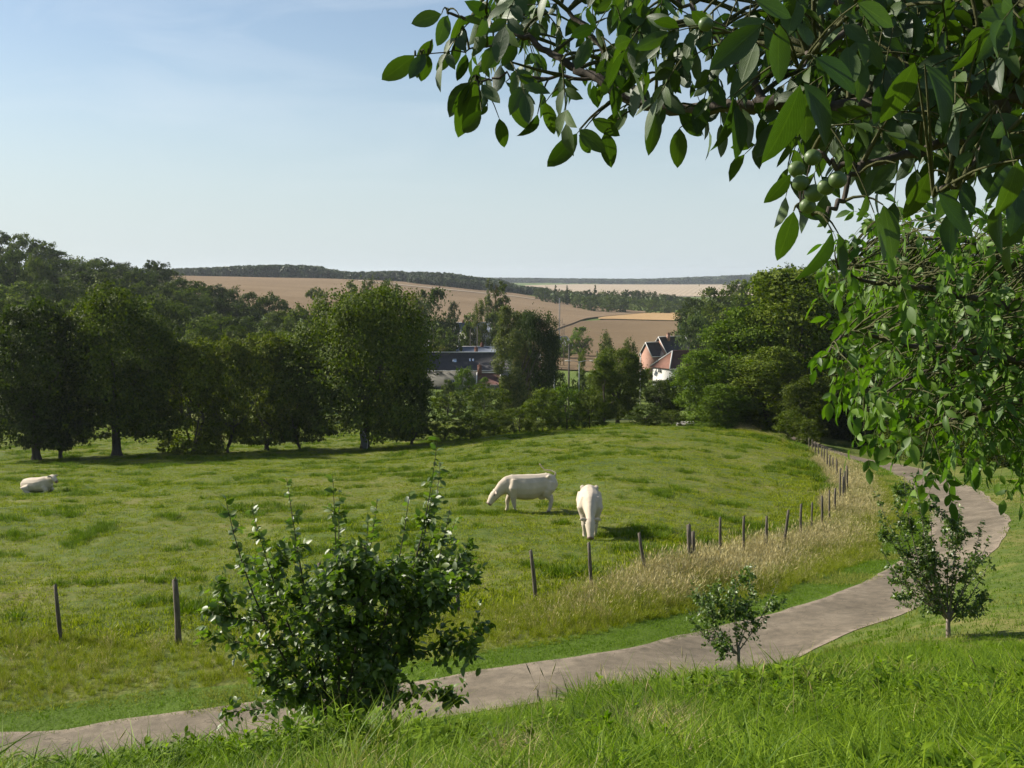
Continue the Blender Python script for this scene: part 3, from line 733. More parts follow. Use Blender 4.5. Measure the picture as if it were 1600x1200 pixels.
far = np.clip((17.8 - y) / 4.0, 0.3, 1) * np.where(x < 0.8, np.clip(1.25 - (y - 5.5) * 0.16, 0.6, 1), 1)
s = rng.uniform(0.55, 1.25, n) * (1 + patch2 * 0.8 + patch * 0.7) * edge * far
place('bank_grass', x, y, s, idx, T_lush + T_bankdry + T_weed, 'long lush green grass on the bank in the foreground', 0.25)

# short mown grass on both sides of the lane and the slope right of the bend
def road_pts(n, o0, o1, dens=1.0):
    k = rng.uniform(0, 1, n) ** dens * (len(ROAD_IN) - 2); i = k.astype(int); f = (k - i)[:, None]
    o = rng.uniform(o0, o1, n)[:, None]
    q = ROAD_IN[i] * (1 - f) + ROAD_IN[i+1] * f - _nor[i] * o
    return q[:, 0], q[:, 1]
x, y = field_pts(60000, 14, 62, 0.6, 0.60)
xr, yr = road_pts(60000, -0.12, 1.6); x, y = np.concatenate([x, xr]), np.concatenate([y, yr])
ro, rm = road_side(x, y); fs = fence_side(x, y)
nz = vnoise(x / 1.5, y / 1.5, 23)
vw = 1.15 + nz * 0.5
k = ((ro > -0.05 + 0.3 * nz) & (ro < vw)) | ((ro < -ROAD_W + 0.02 - 0.3 * nz) & (y > 14) & (rng.uniform(0, 1, len(x)) < 0.8))
x, y = x[k], y[k]; n = len(x)
nz = vnoise(x / 2.2, y / 2.2, 24)
idx = np.where((nz > 0.15) & (rng.uniform(0, 1, n) < 0.5) & (y > 17), 3, rng.integers(0, 3, n))
place('mown_verge_grass', x, y, rng.uniform(0.5, 1.7, n) * (1 + np.clip(y - 30, 0, 40) / 50), idx, T_mown + [T_turf[3]], 'short bright green mown grass beside the lane', 0.1)

# tall strip between the verge and the fence
x, y = field_pts(60000, 18, 90, 0.7, 0.50)
xr, yr = road_pts(60000, 1.0, 6.0); x, y = np.concatenate([x, xr]), np.concatenate([y, yr])
ro, rm = road_side(x, y); fs = fence_side(x, y)
nz = vnoise(x / 2.0, y / 2.0, 25)
left = np.clip((x / y - 0.0) / 0.12, 0, 1)             # dry along the right half, green at the left
k = (ro > 1.05 + nz * 0.5) & (fs < 0.35 + nz * 1.0)
k &= (rng.uniform(0, 1, len(x)) < 0.55 + 0.35 * left)
x, y, nz, left, ro, fs = x[k], y[k], nz[k], left[k], ro[k], fs[k]; n = len(x)
u = rng.uniform(0, 1, n)
dry = left * np.clip((ro - 1.6) / 2.2, 0, 1) * np.clip(1.0 + nz * 1.4, 0.2, 1.4)
idx = np.where(u < 0.015 + dry * 0.36, rng.integers(0, 2, n), np.where(u < 0.16 + 0.55 * dry, 2, 3))
s = rng.uniform(0.55, 1.0, n) * (0.66 + 0.16 * left) * (1 + nz * 0.5) * np.clip(0.5 + (ro - 1.0) * 0.45, 0.4, 1)
place('tall_fence_grass', x, y, s, idx, T_tall, 'tall dry seeding grass between the fence and the mown verge', 0.18)

# grazed pasture
x, y = field_pts(150000, 23, 150, 0.3, 0.52)
fs = fence_side(x, y)
k = fs > -0.2
x, y, fs = x[k], y[k], fs[k]; n = len(x)
nz = vnoise(x / 1.6, y / 1.3, 26) + 0.5 * vnoise(x / 0.6, y / 0.5, 27); n2 = vnoise(x / 6, y / 6, 28)
u = rng.uniform(0, 1, n)
idx = np.where(nz > 0.27, np.where(u < 0.7, 2, 1), np.where((n2 > 0.1) & (u < 0.45), 3, rng.integers(0, 2, n)))
near_f = np.clip(1 - fs / 3.5, 0, 1)
s = rng.uniform(0.7, 1.3, n) * (1 + np.clip(nz, 0, 1) * 1.3) * (1 + near_f * 0.9)
place('pasture_grass', x, y, s, idx, T_turf, 'grazed tufted grass of the pasture', 0.2)

# ---------------------------------------------------------------- fence
def fence_post(base, top_xy_off, h, w, seed):
    r = np.random.default_rng(seed)
    m = MB(); k = 7; n = 6
    pts, rad = [], []
    kx, ky = r.normal(0, 0.018), r.normal(0, 0.018)
    for i in range(n):
        s = i / (n - 1)
        pts.append((top_xy_off[0] * s + kx * math.sin(3 * s), top_xy_off[1] * s + ky * math.sin(4 * s), -0.25 + (h + 0.25) * s))
        rad.append(w * (1.12 - 0.25 * s) * r.uniform(0.92, 1.08))
    m.tube(pts, rad, k)
    # rough split top
    m.tube([(top_xy_off[0] + w * 0.3, top_xy_off[1], h - 0.02), (top_xy_off[0] + w * 0.35, top_xy_off[1], h + w * 0.9)], [w * 0.5, w * 0.12], 5)
    return m.mesh('post', M_post)
fence = thing('pasture_fence', 'rough wooden post fence along the pasture edge, curving away beside the lane', 'fence', on_ground(*FENCE[2]))
tops = []
for i, (bx, by, tx, ty) in enumerate(FENCE_PX):
    x, y = FENCE[i]
    b = on_ground(x, y)
    a, t = ray(tx, ty)
    h = min(1.75, max(1.0, -t * y - b.z))
    off = (a * y - x, 0.0)
    r_ = {3: 0.075, 9: 0.07, 10: 0.06, 16: 0.035, 18: 0.035}.get(i, 0.05)
    o = link('post', fence_post(b, off, h, r_, i), fence, b - fence.location)
    tops.append((b, off, h))
run = [i for i in range(len(tops)) if i not in (10, 20, 21, 22, 23)]
mw = MB()
for frac in (0.45, 0.88):
    P_ = [tops[i][0] + Vector((tops[i][1][0] * frac, -0.06, tops[i][2] * frac)) - fence.location for i in run]
    for a_, b_ in zip(P_[:-1], P_[1:]):
        mw.tube([a_, (a_ + b_) / 2 - Vector((0, 0, 0.03)), b_], 0.0016, 3, cap=False)
mw.build('wire', simple_mat('rusty_wire', (0.12, 0.09, 0.07), 0.8), fence)
# ---------------------------------------------------------------- trees
DIAMOND = (np.array([(0, 0, 0), (-0.36, 0.45, 0.10), (0, 1, -0.08), (0.36, 0.45, 0.10)], float), np.array([(0, 2, 1), (0, 3, 2)]), np.array([(0, 0), (-1, .4), (0, 1), (1, .4)], float))
def lobes_for(kind, r, h, w):
    L = []
    def ell(cz, rx, rz, n, sr, top=True):
        L.append((0, 0, cz, rx * 0.70, rx * 0.70, rz * 0.80, 0.6))
        for q in range(9):                                 # low boughs all round
            a_ = 0.7 * q + r.uniform(0, .4); s = sr * r.uniform(.7, 1.1); k_ = rx * r.uniform(.35, .72)
            L.append((k_ * math.cos(a_), k_ * math.sin(a_), max(s * .6, cz - rz * r.uniform(.72, .95)), s, s, s * .7, 1.0))
        for q in range(n):
            v = r.normal(size=3); v /= np.linalg.norm(v); v *= r.uniform(.80, 1.06)
            if v[2] < -0.8: v[2] *= -1
            s = sr * r.uniform(0.6, 1.3)
            if v[2] < 0: v[:2] *= math.sqrt(max(0, 1 - abs(v[2]) ** 3)) / (math.sqrt(max(0, 1 - v[2] ** 2)) + 0.15)
            L.append((v[0] * (rx - s * 0.9), v[1] * (rx - s * 0.9), cz + v[2] * (rz - s * 0.9), s, s, s * r.uniform(0.7, 1.0), 1.0))
    if kind == 'broad': ell(h * 0.55, w * 0.5, h * 0.45, 42, w * 0.145)
    elif kind == 'round': ell(h * 0.54, w * 0.5, h * 0.46, 34, w * 0.155)
    elif kind == 'tall': ell(h * 0.56, w * 0.5, h * 0.45, 26, w * 0.2)
    elif kind == 'bush': ell(h * 0.48, w * 0.5, h * 0.52, 36, w * 0.155)
    elif kind == 'column':
        for q in range(16):
            z = h * (0.08 + 0.9 * q / 15); s = w * 0.5 * (0.55 + 0.45 * math.sin(math.pi * min(1, 0.15 + q / 17)))
            L.append((r.normal(0, w * 0.08), r.normal(0, w * 0.08), z, s, s, h * 0.07, 1.0))
    elif kind == 'airy':
        for q in range(44):
            z = h * r.uniform(0.12, 0.97); prof = math.sin(math.pi * (0.12 + 0.80 * (z / h))) ** 0.7
            a = r.uniform(0, 6.28); d = w * 0.38 * prof * math.sqrt(r.uniform(0.1, 1)); s = w * 0.13 * r.uniform(0.6, 1.3)
            L.append((d * math.cos(a), d * math.sin(a), z, s, s, s * 1.5, 1.0))
    elif kind == 'conifer':
        for q in range(22):
            z = h * (0.12 + 0.86 * q / 21); s = w * 0.5 * (1.02 - q / 21) + 0.02 * w
            for e in range(3):
                a = r.uniform(0, 6.28); L.append((s * 0.5 * math.cos(a), s * 0.5 * math.sin(a), z, s * 0.6, s * 0.6, h * 0.035, 1.0))
    return L
def crown_arrays(kind, seed, h, w, n, leaf, spread=1.0):
    r = np.random.default_rng(seed)
    L = np.array(lobes_for(kind, r, h, w))
    area = (L[:, 3] * L[:, 5]) ** 1.0
    area[L[:, 6] < 1] *= 0.35
    ncl = max(60, n // 24)
    lob = r.choice(len(L), ncl, p=area / area.sum())
    v = r.normal(size=(ncl, 3)); v[:, 2] += 0.25; v = unit(v)
    cl = L[lob, :3] + v * L[lob, 3:6] * r.uniform(0.78, 1.06, (ncl, 1))
    # drop clumps buried in another lobe
    dd = (cl[:, None] - L[None, :, :3]) / L[None, :, 3:6]
    deep = ((dd ** 2).sum(-1) < 0.45).any(1)
    keep = ~deep | (r.uniform(0, 1, ncl) < 0.25)
    cl, v, lob = cl[keep], v[keep], lob[keep]
    ci = r.integers(0, len(cl), n)
    csz = (np.sqrt(L[lob, 3] * L[lob, 5]) * 0.215)[ci] * spread
    off = r.normal(size=(n, 3)) * csz[:, None] * np.array([1, 1, 0.75])
    pos = cl[ci] + off
    pos[:, 2] = np.maximum(pos[:, 2], 0.05 if kind == 'bush' else h * 0.10)
    ct = r.normal(size=(len(cl), 3)) * 0.75
    nr = unit(v[ci] * 0.9 + ct[ci] + r.normal(size=(n, 3)) * 0.33 + np.array([0, 0, 0.3]))
    ax = unit(np.cross(nr, r.normal(size=(n, 3))) + np.array([0, 0, -0.25]))
    return pos, ax, nr, leaf * r.uniform(0.6, 1.4, n)
def crown_mesh(name, kind, seed, h, w, n, leaf, mat=None, spread=1.0):
    pos, ax, nr, sz = crown_arrays(kind, seed, h, w, n, leaf, spread)
    W, Fc, UV = scatter(DIAMOND, pos, ax, nr, sz)
    return mesh_np(name, W, Fc, mat or M_tree)
def trunk_mb(kind, seed, h, w, stems=1, fork=0.3):
    r = np.random.default_rng(seed + 900); m = MB()
    r0 = {'column': 0.022, 'bush': 0.018}.get(kind, 0.026) * h
    for s in range(stems):
        a = r.uniform(0, 6.28) if stems > 1 else 0; b = 0.045 * h if stems > 1 else 0
        foot = np.array([math.cos(a), math.sin(a), 0]) * b * 0.25; rr = r0 / stems ** 0.6
        fk = np.array([math.cos(a) * b * 2 + r.normal(0, .01) * h, math.sin(a) * b * 2 + r.normal(0, .01) * h, h * fork])
        mid = (foot + fk) / 2 + r.normal(0, 0.008 * h, 3)
        m.tube([foot + (0, 0, -0.4), foot + (0, 0, 0.02), foot * 0.8 + np.array([0, 0, 0.04 * h]), mid, fk], [rr * 1.7, rr * 1.5, rr * 1.05, rr * 0.92, rr * 0.8], 9, cap=False)
        nl = 7 if stems == 1 else 4
        for q in range(nl):
            t = r.uniform(0, 6.28); el = r.uniform(0.35, 1.25)
            ln = (w * 0.42) if el < 0.8 else h * 0.45
            e = fk + np.array([math.cos(t) * math.cos(el), math.sin(t) * math.cos(el), math.sin(el)]) * ln
            e[2] = min(e[2], h * 0.92)
            c = (fk + e) / 2 + np.array([0, 0, -0.02 * h]) + r.normal(0, 0.015 * h, 3)
            st = fk - np.array([0, 0, h * 0.12 * r.uniform(0, 1)]) if q > 2 else fk
            m.tube([st, c, e], [rr * 0.55, rr * 0.36, rr * 0.08], 6, cap=False)
    return m
KINDS = {}
def kind_set(key, kind, seeds, h, w, n, leaf, far=False, stems=1, spread=1.0, fork=0.3):
    out = []
    for s in seeds:
        if far:                                            # far trees: one mesh, trunk and leaves together
            pos, ax, nr, sz = crown_arrays(kind, s, h, w, n, leaf, spread)
            W, Fc, UV = scatter(DIAMOND, pos, ax, nr, sz)
            m = trunk_mb(kind, s, h, w, stems, fork)
            V = np.vstack(m.v); q, t = np.array(m.q, int).reshape(-1, 4), np.array(m.t, int).reshape(-1, 3)
            out.append(mesh_np(key, np.vstack([V, W]), [q, np.vstack([t, Fc + len(V)])], [M_bark, M_tree], mi=[0] * (len(q) + len(t)) + [1] * len(Fc)))
        else:
            out.append((crown_mesh('crown', kind, s, h, w, n, leaf, spread=spread), trunk_mb(kind, s, h, w, stems, fork).mesh('trunk', M_bark, smooth=True)))
    KINDS[key] = (out, h, w, far)
kind_set('broad', 'broad', (1, 2, 3), 15, 12, 36000, 0.26)
kind_set('wide', 'broad', (4,), 15, 15, 46000, 0.265)
kind_set('thicket', 'bush', (6,), 11, 7, 18000, 0.24, stems=4)
kind_set('stems', 'round', (7, 8), 11, 8.5, 18000, 0.24, stems=3, fork=0.22)
kind_set('bush', 'bush', (9, 10), 5, 5, 7000, 0.17)
kind_set('silver', 'airy', (11,), 15, 6, 28000, 0.2, spread=1.2)
kind_set('right_wood', 'bush', (12, 13), 15, 9, 32000, 0.25)
kind_set('far_broad', 'broad', (21, 22, 23), 13, 10, 6500, 0.42, far=True)
kind_set('far_round', 'round', (24, 25), 12, 11, 6500, 0.42, far=True)
kind_set('far_tall', 'tall', (26,), 15, 8, 5000, 0.45, far=True)
kind_set('far_airy', 'airy', (27, 28), 13, 8, 5000, 0.38, far=True, spread=1.4)
kind_set('far_column', 'column', (29,), 15, 3, 4000, 0.4, far=True)
kind_set('far_conifer', 'conifer', (30,), 15, 6, 2500, 0.6, far=True)
kind_set('far_bush', 'bush', (31, 32), 5, 5, 2500, 0.3, far=True)
kind_set('belt_round', 'bush', (33, 34, 35), 12, 11, 2600, 0.6, far=True)
_used = {}
def tree(name, px, top, d, wpx, key, col, label, group=None, cat='tree', base=None, lift=0.0):
    meshes, h0, w0, far = KINDS[key]
    a, t = ray(px, top)
    x = a * d; b = on_ground(x, d, lift)
    h = max(1.0, -t * d - b.z); w = wpx * d / F
    i = _used.get(key, 0); _used[key] = i + 1
    me = meshes[i % len(meshes)]
    rz = random.uniform(0, 6.28)
    c = np.array(col) * (1 + 0.10 * rng.normal()); c = np.clip(c, 0.01, 1)
    if far:
        o = link(name, me, None, b); tag(o, label, cat, group)
        o.color = (*c, 1)
    else:
        o = thing(name, label, cat, b, 0, group)
        cr = link('crown', me[0], o); tr = link('trunk', me[1], o); cr.color = (*c, 1)
    o.scale = (w / w0, w / w0, h / h0); o.rotation_euler = (0, 0, rz)
    return o

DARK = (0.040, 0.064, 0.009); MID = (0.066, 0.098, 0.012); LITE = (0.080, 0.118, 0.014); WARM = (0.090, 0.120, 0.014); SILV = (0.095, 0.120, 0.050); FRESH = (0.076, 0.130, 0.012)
# row of trees standing in the pasture
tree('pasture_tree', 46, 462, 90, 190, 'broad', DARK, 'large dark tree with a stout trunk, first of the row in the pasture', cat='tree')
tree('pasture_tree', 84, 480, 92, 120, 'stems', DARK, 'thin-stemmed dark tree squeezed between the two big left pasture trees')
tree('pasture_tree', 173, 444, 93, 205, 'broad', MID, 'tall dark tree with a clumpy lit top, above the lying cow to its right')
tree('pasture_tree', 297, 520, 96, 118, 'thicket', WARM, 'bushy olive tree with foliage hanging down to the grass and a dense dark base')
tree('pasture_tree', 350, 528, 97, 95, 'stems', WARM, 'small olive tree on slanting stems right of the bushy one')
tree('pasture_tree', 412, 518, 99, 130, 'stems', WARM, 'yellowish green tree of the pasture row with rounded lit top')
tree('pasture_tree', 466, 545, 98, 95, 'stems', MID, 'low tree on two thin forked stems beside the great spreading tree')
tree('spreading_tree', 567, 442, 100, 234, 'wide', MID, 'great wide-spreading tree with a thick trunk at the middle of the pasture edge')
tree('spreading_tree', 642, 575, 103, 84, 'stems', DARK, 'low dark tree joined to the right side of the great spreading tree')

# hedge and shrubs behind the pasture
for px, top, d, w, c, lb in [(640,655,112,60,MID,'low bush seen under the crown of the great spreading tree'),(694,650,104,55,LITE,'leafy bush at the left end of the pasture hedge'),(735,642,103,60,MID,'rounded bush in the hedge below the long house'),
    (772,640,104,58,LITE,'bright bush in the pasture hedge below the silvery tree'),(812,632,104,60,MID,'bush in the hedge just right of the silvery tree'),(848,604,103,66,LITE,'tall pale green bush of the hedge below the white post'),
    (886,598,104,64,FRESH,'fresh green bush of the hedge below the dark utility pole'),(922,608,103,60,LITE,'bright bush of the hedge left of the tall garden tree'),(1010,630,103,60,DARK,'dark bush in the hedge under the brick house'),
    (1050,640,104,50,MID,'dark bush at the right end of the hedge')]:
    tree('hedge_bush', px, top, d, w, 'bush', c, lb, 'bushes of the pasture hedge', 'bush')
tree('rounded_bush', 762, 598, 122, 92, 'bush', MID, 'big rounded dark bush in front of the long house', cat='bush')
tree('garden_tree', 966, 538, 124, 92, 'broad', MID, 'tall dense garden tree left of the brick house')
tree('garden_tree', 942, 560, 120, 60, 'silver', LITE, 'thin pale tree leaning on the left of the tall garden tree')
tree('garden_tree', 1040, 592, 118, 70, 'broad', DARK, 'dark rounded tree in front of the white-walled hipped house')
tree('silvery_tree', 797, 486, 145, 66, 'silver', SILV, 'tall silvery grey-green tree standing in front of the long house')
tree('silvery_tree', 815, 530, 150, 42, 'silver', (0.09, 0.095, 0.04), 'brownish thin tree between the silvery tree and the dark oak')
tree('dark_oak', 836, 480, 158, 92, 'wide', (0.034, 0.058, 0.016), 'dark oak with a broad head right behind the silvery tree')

# trees of the village and behind it
V_ = [('far_broad',494,447,335,50,SILV,'grey-green round tree leftmost in front of the brown field'),('far_column',547,442,335,22,LITE,'narrow pointed tree standing up behind the great spreading tree'),
 ('far_airy',575,444,325,38,SILV,'airy grey tree just right of the narrow pointed tree'),('far_airy',612,447,315,56,MID,'open-crowned dark tree through which the brown field shows'),
 ('far_round',678,446,300,80,DARK,'large dark dome-shaped tree in front of the brown field'),('far_airy',646,470,240,62,(0.10,0.105,0.05),'pale brownish willow below the dark dome-shaped tree'),
 ('far_tall',709,468,305,24,DARK,'small dark tree at the right foot of the dome-shaped tree'),('far_bush',734,486,315,40,MID,'green bush left of the yellow willow'),
 ('far_airy',748,476,312,26,(0.11,0.14,0.03),'small yellow-green weeping willow behind the slate-roofed white house'),('far_round',776,484,310,40,MID,'round tree under the pair of poplars'),
 ('far_column',764.5,440,330,13,SILV,'slim grey-green poplar, the left one of the pair'),('far_column',786,445,328,19,MID,'thicker poplar, the right one of the pair'),
 ('far_column',776,450,331,8,(0.09,0.08,0.035),'very thin brownish poplar between the two bigger ones'),
 ('far_round',908,509,385,40,FRESH,'bright green round tree beside the grey hut in the brown field'),('far_bush',880,525,372,40,MID,'bush in front of the grey hut'),
 ('far_bush',694,508,262,44,MID,'rounded garden tree left of the white house'),('far_bush',722,518,268,34,DARK,'small dark garden tree in front of the white house'),
 ('far_bush',663,520,262,40,LITE,'light green garden bush behind the long house'),('far_bush',705,520,250,60,DARK,'dark trimmed hedge bush behind the long roof'),('far_bush',690,538,246,44,(0.11,0.12,0.04),'yellowish bush behind the long roof'),
 ('far_round',725,572,196,40,FRESH,'bright little tree in front of the long house, left one'),('far_round',756,588,194,34,FRESH,'small bright tree in front of the annex gable'),
 ('far_bush',700,590,186,40,MID,'bush at the left end of the long house garden'),('far_round',1088,487,235,64,(0.065,0.10,0.045),'blue-green tree behind the hipped house'),
 ('far_bush',1040,552,262,40,MID,'bush between the brick house and the hipped house'),('far_bush',1010,572,215,44,MID,'bush under the brick gable'),('far_airy',948,530,205,34,SILV,'thin pale shrub-like tree behind the tall garden tree'),
 ('far_bush',1084,572,188,62,MID,'bush hiding the wall of the hipped house at the bright trees'),('far_bush',1052,584,186,46,DARK,'low dark bush under the white gable wall'),('far_airy',985,536,210,30,SILV,'slender grey tree left of the brick gable'),('far_airy',909,555,215,18,LITE,'sapling standing in the brown field by the street lamp'),
 ('far_bush',870,578,186,44,DARK,'dark hedge bush at the near edge of the brown field'),('far_bush',908,578,188,46,DARK,'dark hedge bush beside the street lamp'),
 ('far_round',640,520,205,70,MID,'round tree behind the right side of the great spreading tree'),('far_round',470,475,250,70,MID,'grey-green tree at the foot of the hillside wood'),
 ('far_broad',600,480,230,90,MID,'green tree rising behind the great spreading tree'),('far_broad',545,470,255,80,SILV,'pale tree rising behind the great spreading tree'),
 ('far_bush',810,600,170,50,MID,'bush at the foot of the silvery tree'),('far_bush',835,590,172,44,DARK,'dark bush at the right end of the long house'),
 ('far_round',900,632,135,60,MID,'low tree behind the hedge in the middle'),('far_bush',700,612,160,60,LITE,'light bush in the garden below the long house')]
for key, px, top, d, w, c, lb in V_:
    tree('village_tree' if 'bush' not in key else 'village_bush', px, top, d, w, key, c, lb, cat='tree' if 'bush' not in key else 'bush')

def wood_row(name, tops, d, x0, x1, step, wpx, cols, label, group, keys=('far_broad', 'far_round', 'far_broad', 'far_tall')):
    tops = np.array(tops, float); px = x0; i = 0
    while px <= x1:
        p = px + rng.uniform(-0.25, 0.25) * step
        ty = np.interp(p, tops[:, 0], tops[:, 1]) + rng.uniform(-2, 6) * wpx / 55
        tree(name, p, ty, d * rng.uniform(0.97, 1.03), wpx * rng.uniform(0.85, 1.2), keys[rng.integers(0, len(keys))], cols[rng.integers(0, len(cols))], label, group)
        px += step; i += 1
LW = ('woodland_tree', 'dark leafy tree of the wood on the left hillside', 'trees of the wood on the left hillside')
def left_row(tops, d, x0, x1, step, w, cols, where): wood_row(LW[0], tops, d, x0, x1, step, w, cols, 'dark leafy tree ' + where, 'trees ' + where)
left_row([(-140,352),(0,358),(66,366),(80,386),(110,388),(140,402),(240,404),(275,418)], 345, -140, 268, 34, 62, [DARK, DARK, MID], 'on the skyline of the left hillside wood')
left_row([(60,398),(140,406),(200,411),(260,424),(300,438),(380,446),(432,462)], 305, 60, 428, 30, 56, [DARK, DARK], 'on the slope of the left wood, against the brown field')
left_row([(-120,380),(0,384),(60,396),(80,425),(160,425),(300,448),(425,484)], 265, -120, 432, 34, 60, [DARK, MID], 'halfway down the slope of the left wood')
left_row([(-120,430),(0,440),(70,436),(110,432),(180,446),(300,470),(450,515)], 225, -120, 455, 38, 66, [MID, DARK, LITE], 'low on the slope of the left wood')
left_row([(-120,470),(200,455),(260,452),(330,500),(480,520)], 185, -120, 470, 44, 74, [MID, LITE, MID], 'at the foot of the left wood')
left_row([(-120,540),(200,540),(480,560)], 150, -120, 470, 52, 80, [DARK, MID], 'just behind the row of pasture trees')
RW = ('woodland_tree', 'green tree of the wood climbing the right hillside', 'trees of the wood on the right hillside')
def right_row(tops, d, x0, x1, step, w, cols, where): wood_row(RW[0], tops, d, x0, x1, step, w, cols, 'green tree ' + where, 'trees ' + where)
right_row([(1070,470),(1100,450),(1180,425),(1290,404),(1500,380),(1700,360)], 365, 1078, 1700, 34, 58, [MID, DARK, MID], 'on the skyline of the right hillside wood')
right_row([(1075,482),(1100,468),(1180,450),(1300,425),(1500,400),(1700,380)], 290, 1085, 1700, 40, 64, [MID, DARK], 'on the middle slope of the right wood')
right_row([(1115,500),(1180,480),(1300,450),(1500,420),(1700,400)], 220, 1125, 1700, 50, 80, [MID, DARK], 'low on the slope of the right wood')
# near trees on the right, at the head of the lane
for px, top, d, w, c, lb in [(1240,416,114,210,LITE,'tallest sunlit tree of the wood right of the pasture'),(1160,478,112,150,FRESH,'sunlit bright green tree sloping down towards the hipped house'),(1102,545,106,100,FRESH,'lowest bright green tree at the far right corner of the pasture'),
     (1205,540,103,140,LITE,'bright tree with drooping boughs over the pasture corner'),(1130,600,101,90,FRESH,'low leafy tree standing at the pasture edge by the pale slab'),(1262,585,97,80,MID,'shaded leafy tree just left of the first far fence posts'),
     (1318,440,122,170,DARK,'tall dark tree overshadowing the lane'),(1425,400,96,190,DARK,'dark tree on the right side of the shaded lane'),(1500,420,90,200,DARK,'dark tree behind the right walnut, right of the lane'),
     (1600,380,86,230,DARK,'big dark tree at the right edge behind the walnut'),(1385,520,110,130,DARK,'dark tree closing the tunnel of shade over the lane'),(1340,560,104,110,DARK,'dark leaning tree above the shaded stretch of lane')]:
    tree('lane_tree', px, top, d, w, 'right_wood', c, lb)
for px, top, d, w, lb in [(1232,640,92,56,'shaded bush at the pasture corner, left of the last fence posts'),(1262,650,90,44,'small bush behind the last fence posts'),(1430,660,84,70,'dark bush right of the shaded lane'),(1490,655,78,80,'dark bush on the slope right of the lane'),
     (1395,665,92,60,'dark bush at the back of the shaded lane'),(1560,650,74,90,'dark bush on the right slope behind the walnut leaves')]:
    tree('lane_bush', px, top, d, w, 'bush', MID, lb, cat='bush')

# tree belt in the middle distance
BL = ('belt_tree', 'dark tree of the belt across the valley behind the brown field', 'trees of the belt across the valley')
wood_row(BL[0], [(838,452),(850,447),(868,449),(905,453),(925,452),(960,452),(1000,451),(1060,460),(1085,466)], 880, 842, 1085, 10, 20, [DARK, MID, DARK], BL[1], BL[2], ('belt_round', 'belt_round', 'far_broad'))
wood_row(BL[0], [(900,460),(1000,463),(1085,470)], 800, 905, 1085, 11, 22, [MID, MID, DARK], BL[1], BL[2], ('belt_round', 'belt_round'))
for px, top, lb in [(868,444,'pointed conifer, left one of the pair in the tree belt'),(886,445,'pointed conifer, right one of the pair in the tree belt'),(930,444,'single tall conifer standing above the middle of the tree belt')]:
    tree('conifer', px, top, 840, 12, 'far_conifer', DARK, lb)

# far woods that read as one mass
FARK = [kind_m for kind_m in KINDS['far_broad'][0]] + [KINDS['far_round'][0][0]]
M_farwood = leaf_mat('far_wood_leaves', (0.036, 0.062, 0.018), trans=0.15)
_fm = []
for s in (41, 42, 43):
    _fm.append(crown_mesh('far_crown', 'broad', s, 13, 11, 900, 1.5, M_farwood))
def far_wood(name, tops, d0, d1, x0, x1, n, label, sc, fixed_top=True):
    """trees standing on the ridge ground, tall enough to reach the outline"""
    tops = np.array(tops, float)
    px = rng.uniform(x0, x1, n); d = rng.uniform(d0, d1, n)
    a = np.array([ray(p, 430)[0] for p in px]); x = a * d; z = gz(x, d)
    ty = np.interp(px, tops[:, 0], tops[:, 1]); t = np.array([ray(p, q)[1] for p, q in zip(px, ty)])
    h = np.clip(-t * d - z, 7, 26) * rng.uniform(0.82, 1.03, n)
    s = h / 13
    gn_scatter(name, np.column_stack([x, d, z]), np.column_stack([np.zeros(n), np.zeros(n), rng.uniform(0, 6.28, n)]), np.column_stack([s * sc, s * sc, s]), rng.integers(0, 3, n), _fm, label)
far_wood('ridge_wood', [(200,422),(270,420),(330,418),(400,415),(450,414),(500,417),(535,424),(560,425),(620,424),(700,427),(740,433),(780,437),(845,456)], 1060, 1300, 180, 845, 1900, 'long wood along the crest above the brown field', 1.1)
far_wood('slope_wood', [(600,430),(700,434),(760,440),(800,446),(850,458)], 960, 1080, 640, 856, 700, 'lower edge of the crest wood sloping down to the valley', 1.0)
far_wood('distant_wood', [(600,433),(800,434),(1000,436),(1110,432),(1250,426),(1500,420)], 3250, 4500, 300, 1700, 4200, 'bluish woods on the last ridge at the horizon', 2.6)
# ---------------------------------------------------------------- cattle
M_cow = simple_mat('cream_white_hide', (0.52, 0.44, 0.335), 0.8, 0.28, 3.5, 0.5, spec=0.2)
M_ear = simple_mat('pinkish_ear', (0.46, 0.38, 0.30), 0.8, 0.15, 12.0)
M_muzzle = simple_mat('pink_muzzle', (0.22, 0.14, 0.115), 0.5, 0.15, 12.0)
M_hoof = simple_mat('grey_hoof', (0.16, 0.13, 0.10), 0.5, 0.2, 12.0)
M_eye = simple_mat('dark_eye', (0.012, 0.010, 0.008), 0.15, 0.1, 8.0)
def loft(rings, k=14):
    """rings: centre (x, y, z), half width, half height, axis slope; closed at both ends"""
    C_ = np.array([r[:3] for r in rings], float); T = unit(np.gradient(C_, axis=0))
    ang = np.linspace(0, 2 * math.pi, k, endpoint=False); V = []
    for c, t, r in zip(C_, T, rings):
        sd = unit(np.cross(t, (0, 0, 1.0))); up = np.cross(sd, t)
        cs, sn = np.cos(ang), np.sin(ang)
        V.append(c + cs[:, None] * sd * r[3] + sn[:, None] * up * r[4])
    V = np.vstack(V + [C_[:1], C_[-1:]]); n = len(rings); a, b = n * k, n * k + 1
    Q = [(i*k+j, i*k+(j+1) % k, (i+1)*k+(j+1) % k, (i+1)*k+j) for i in range(n-1) for j in range(k)]
    T_ = [(a, (j+1) % k, j) for j in range(k)] + [(b, (n-1)*k+j, (n-1)*k+(j+1) % k) for j in range(k)]
    return V, Q, T_
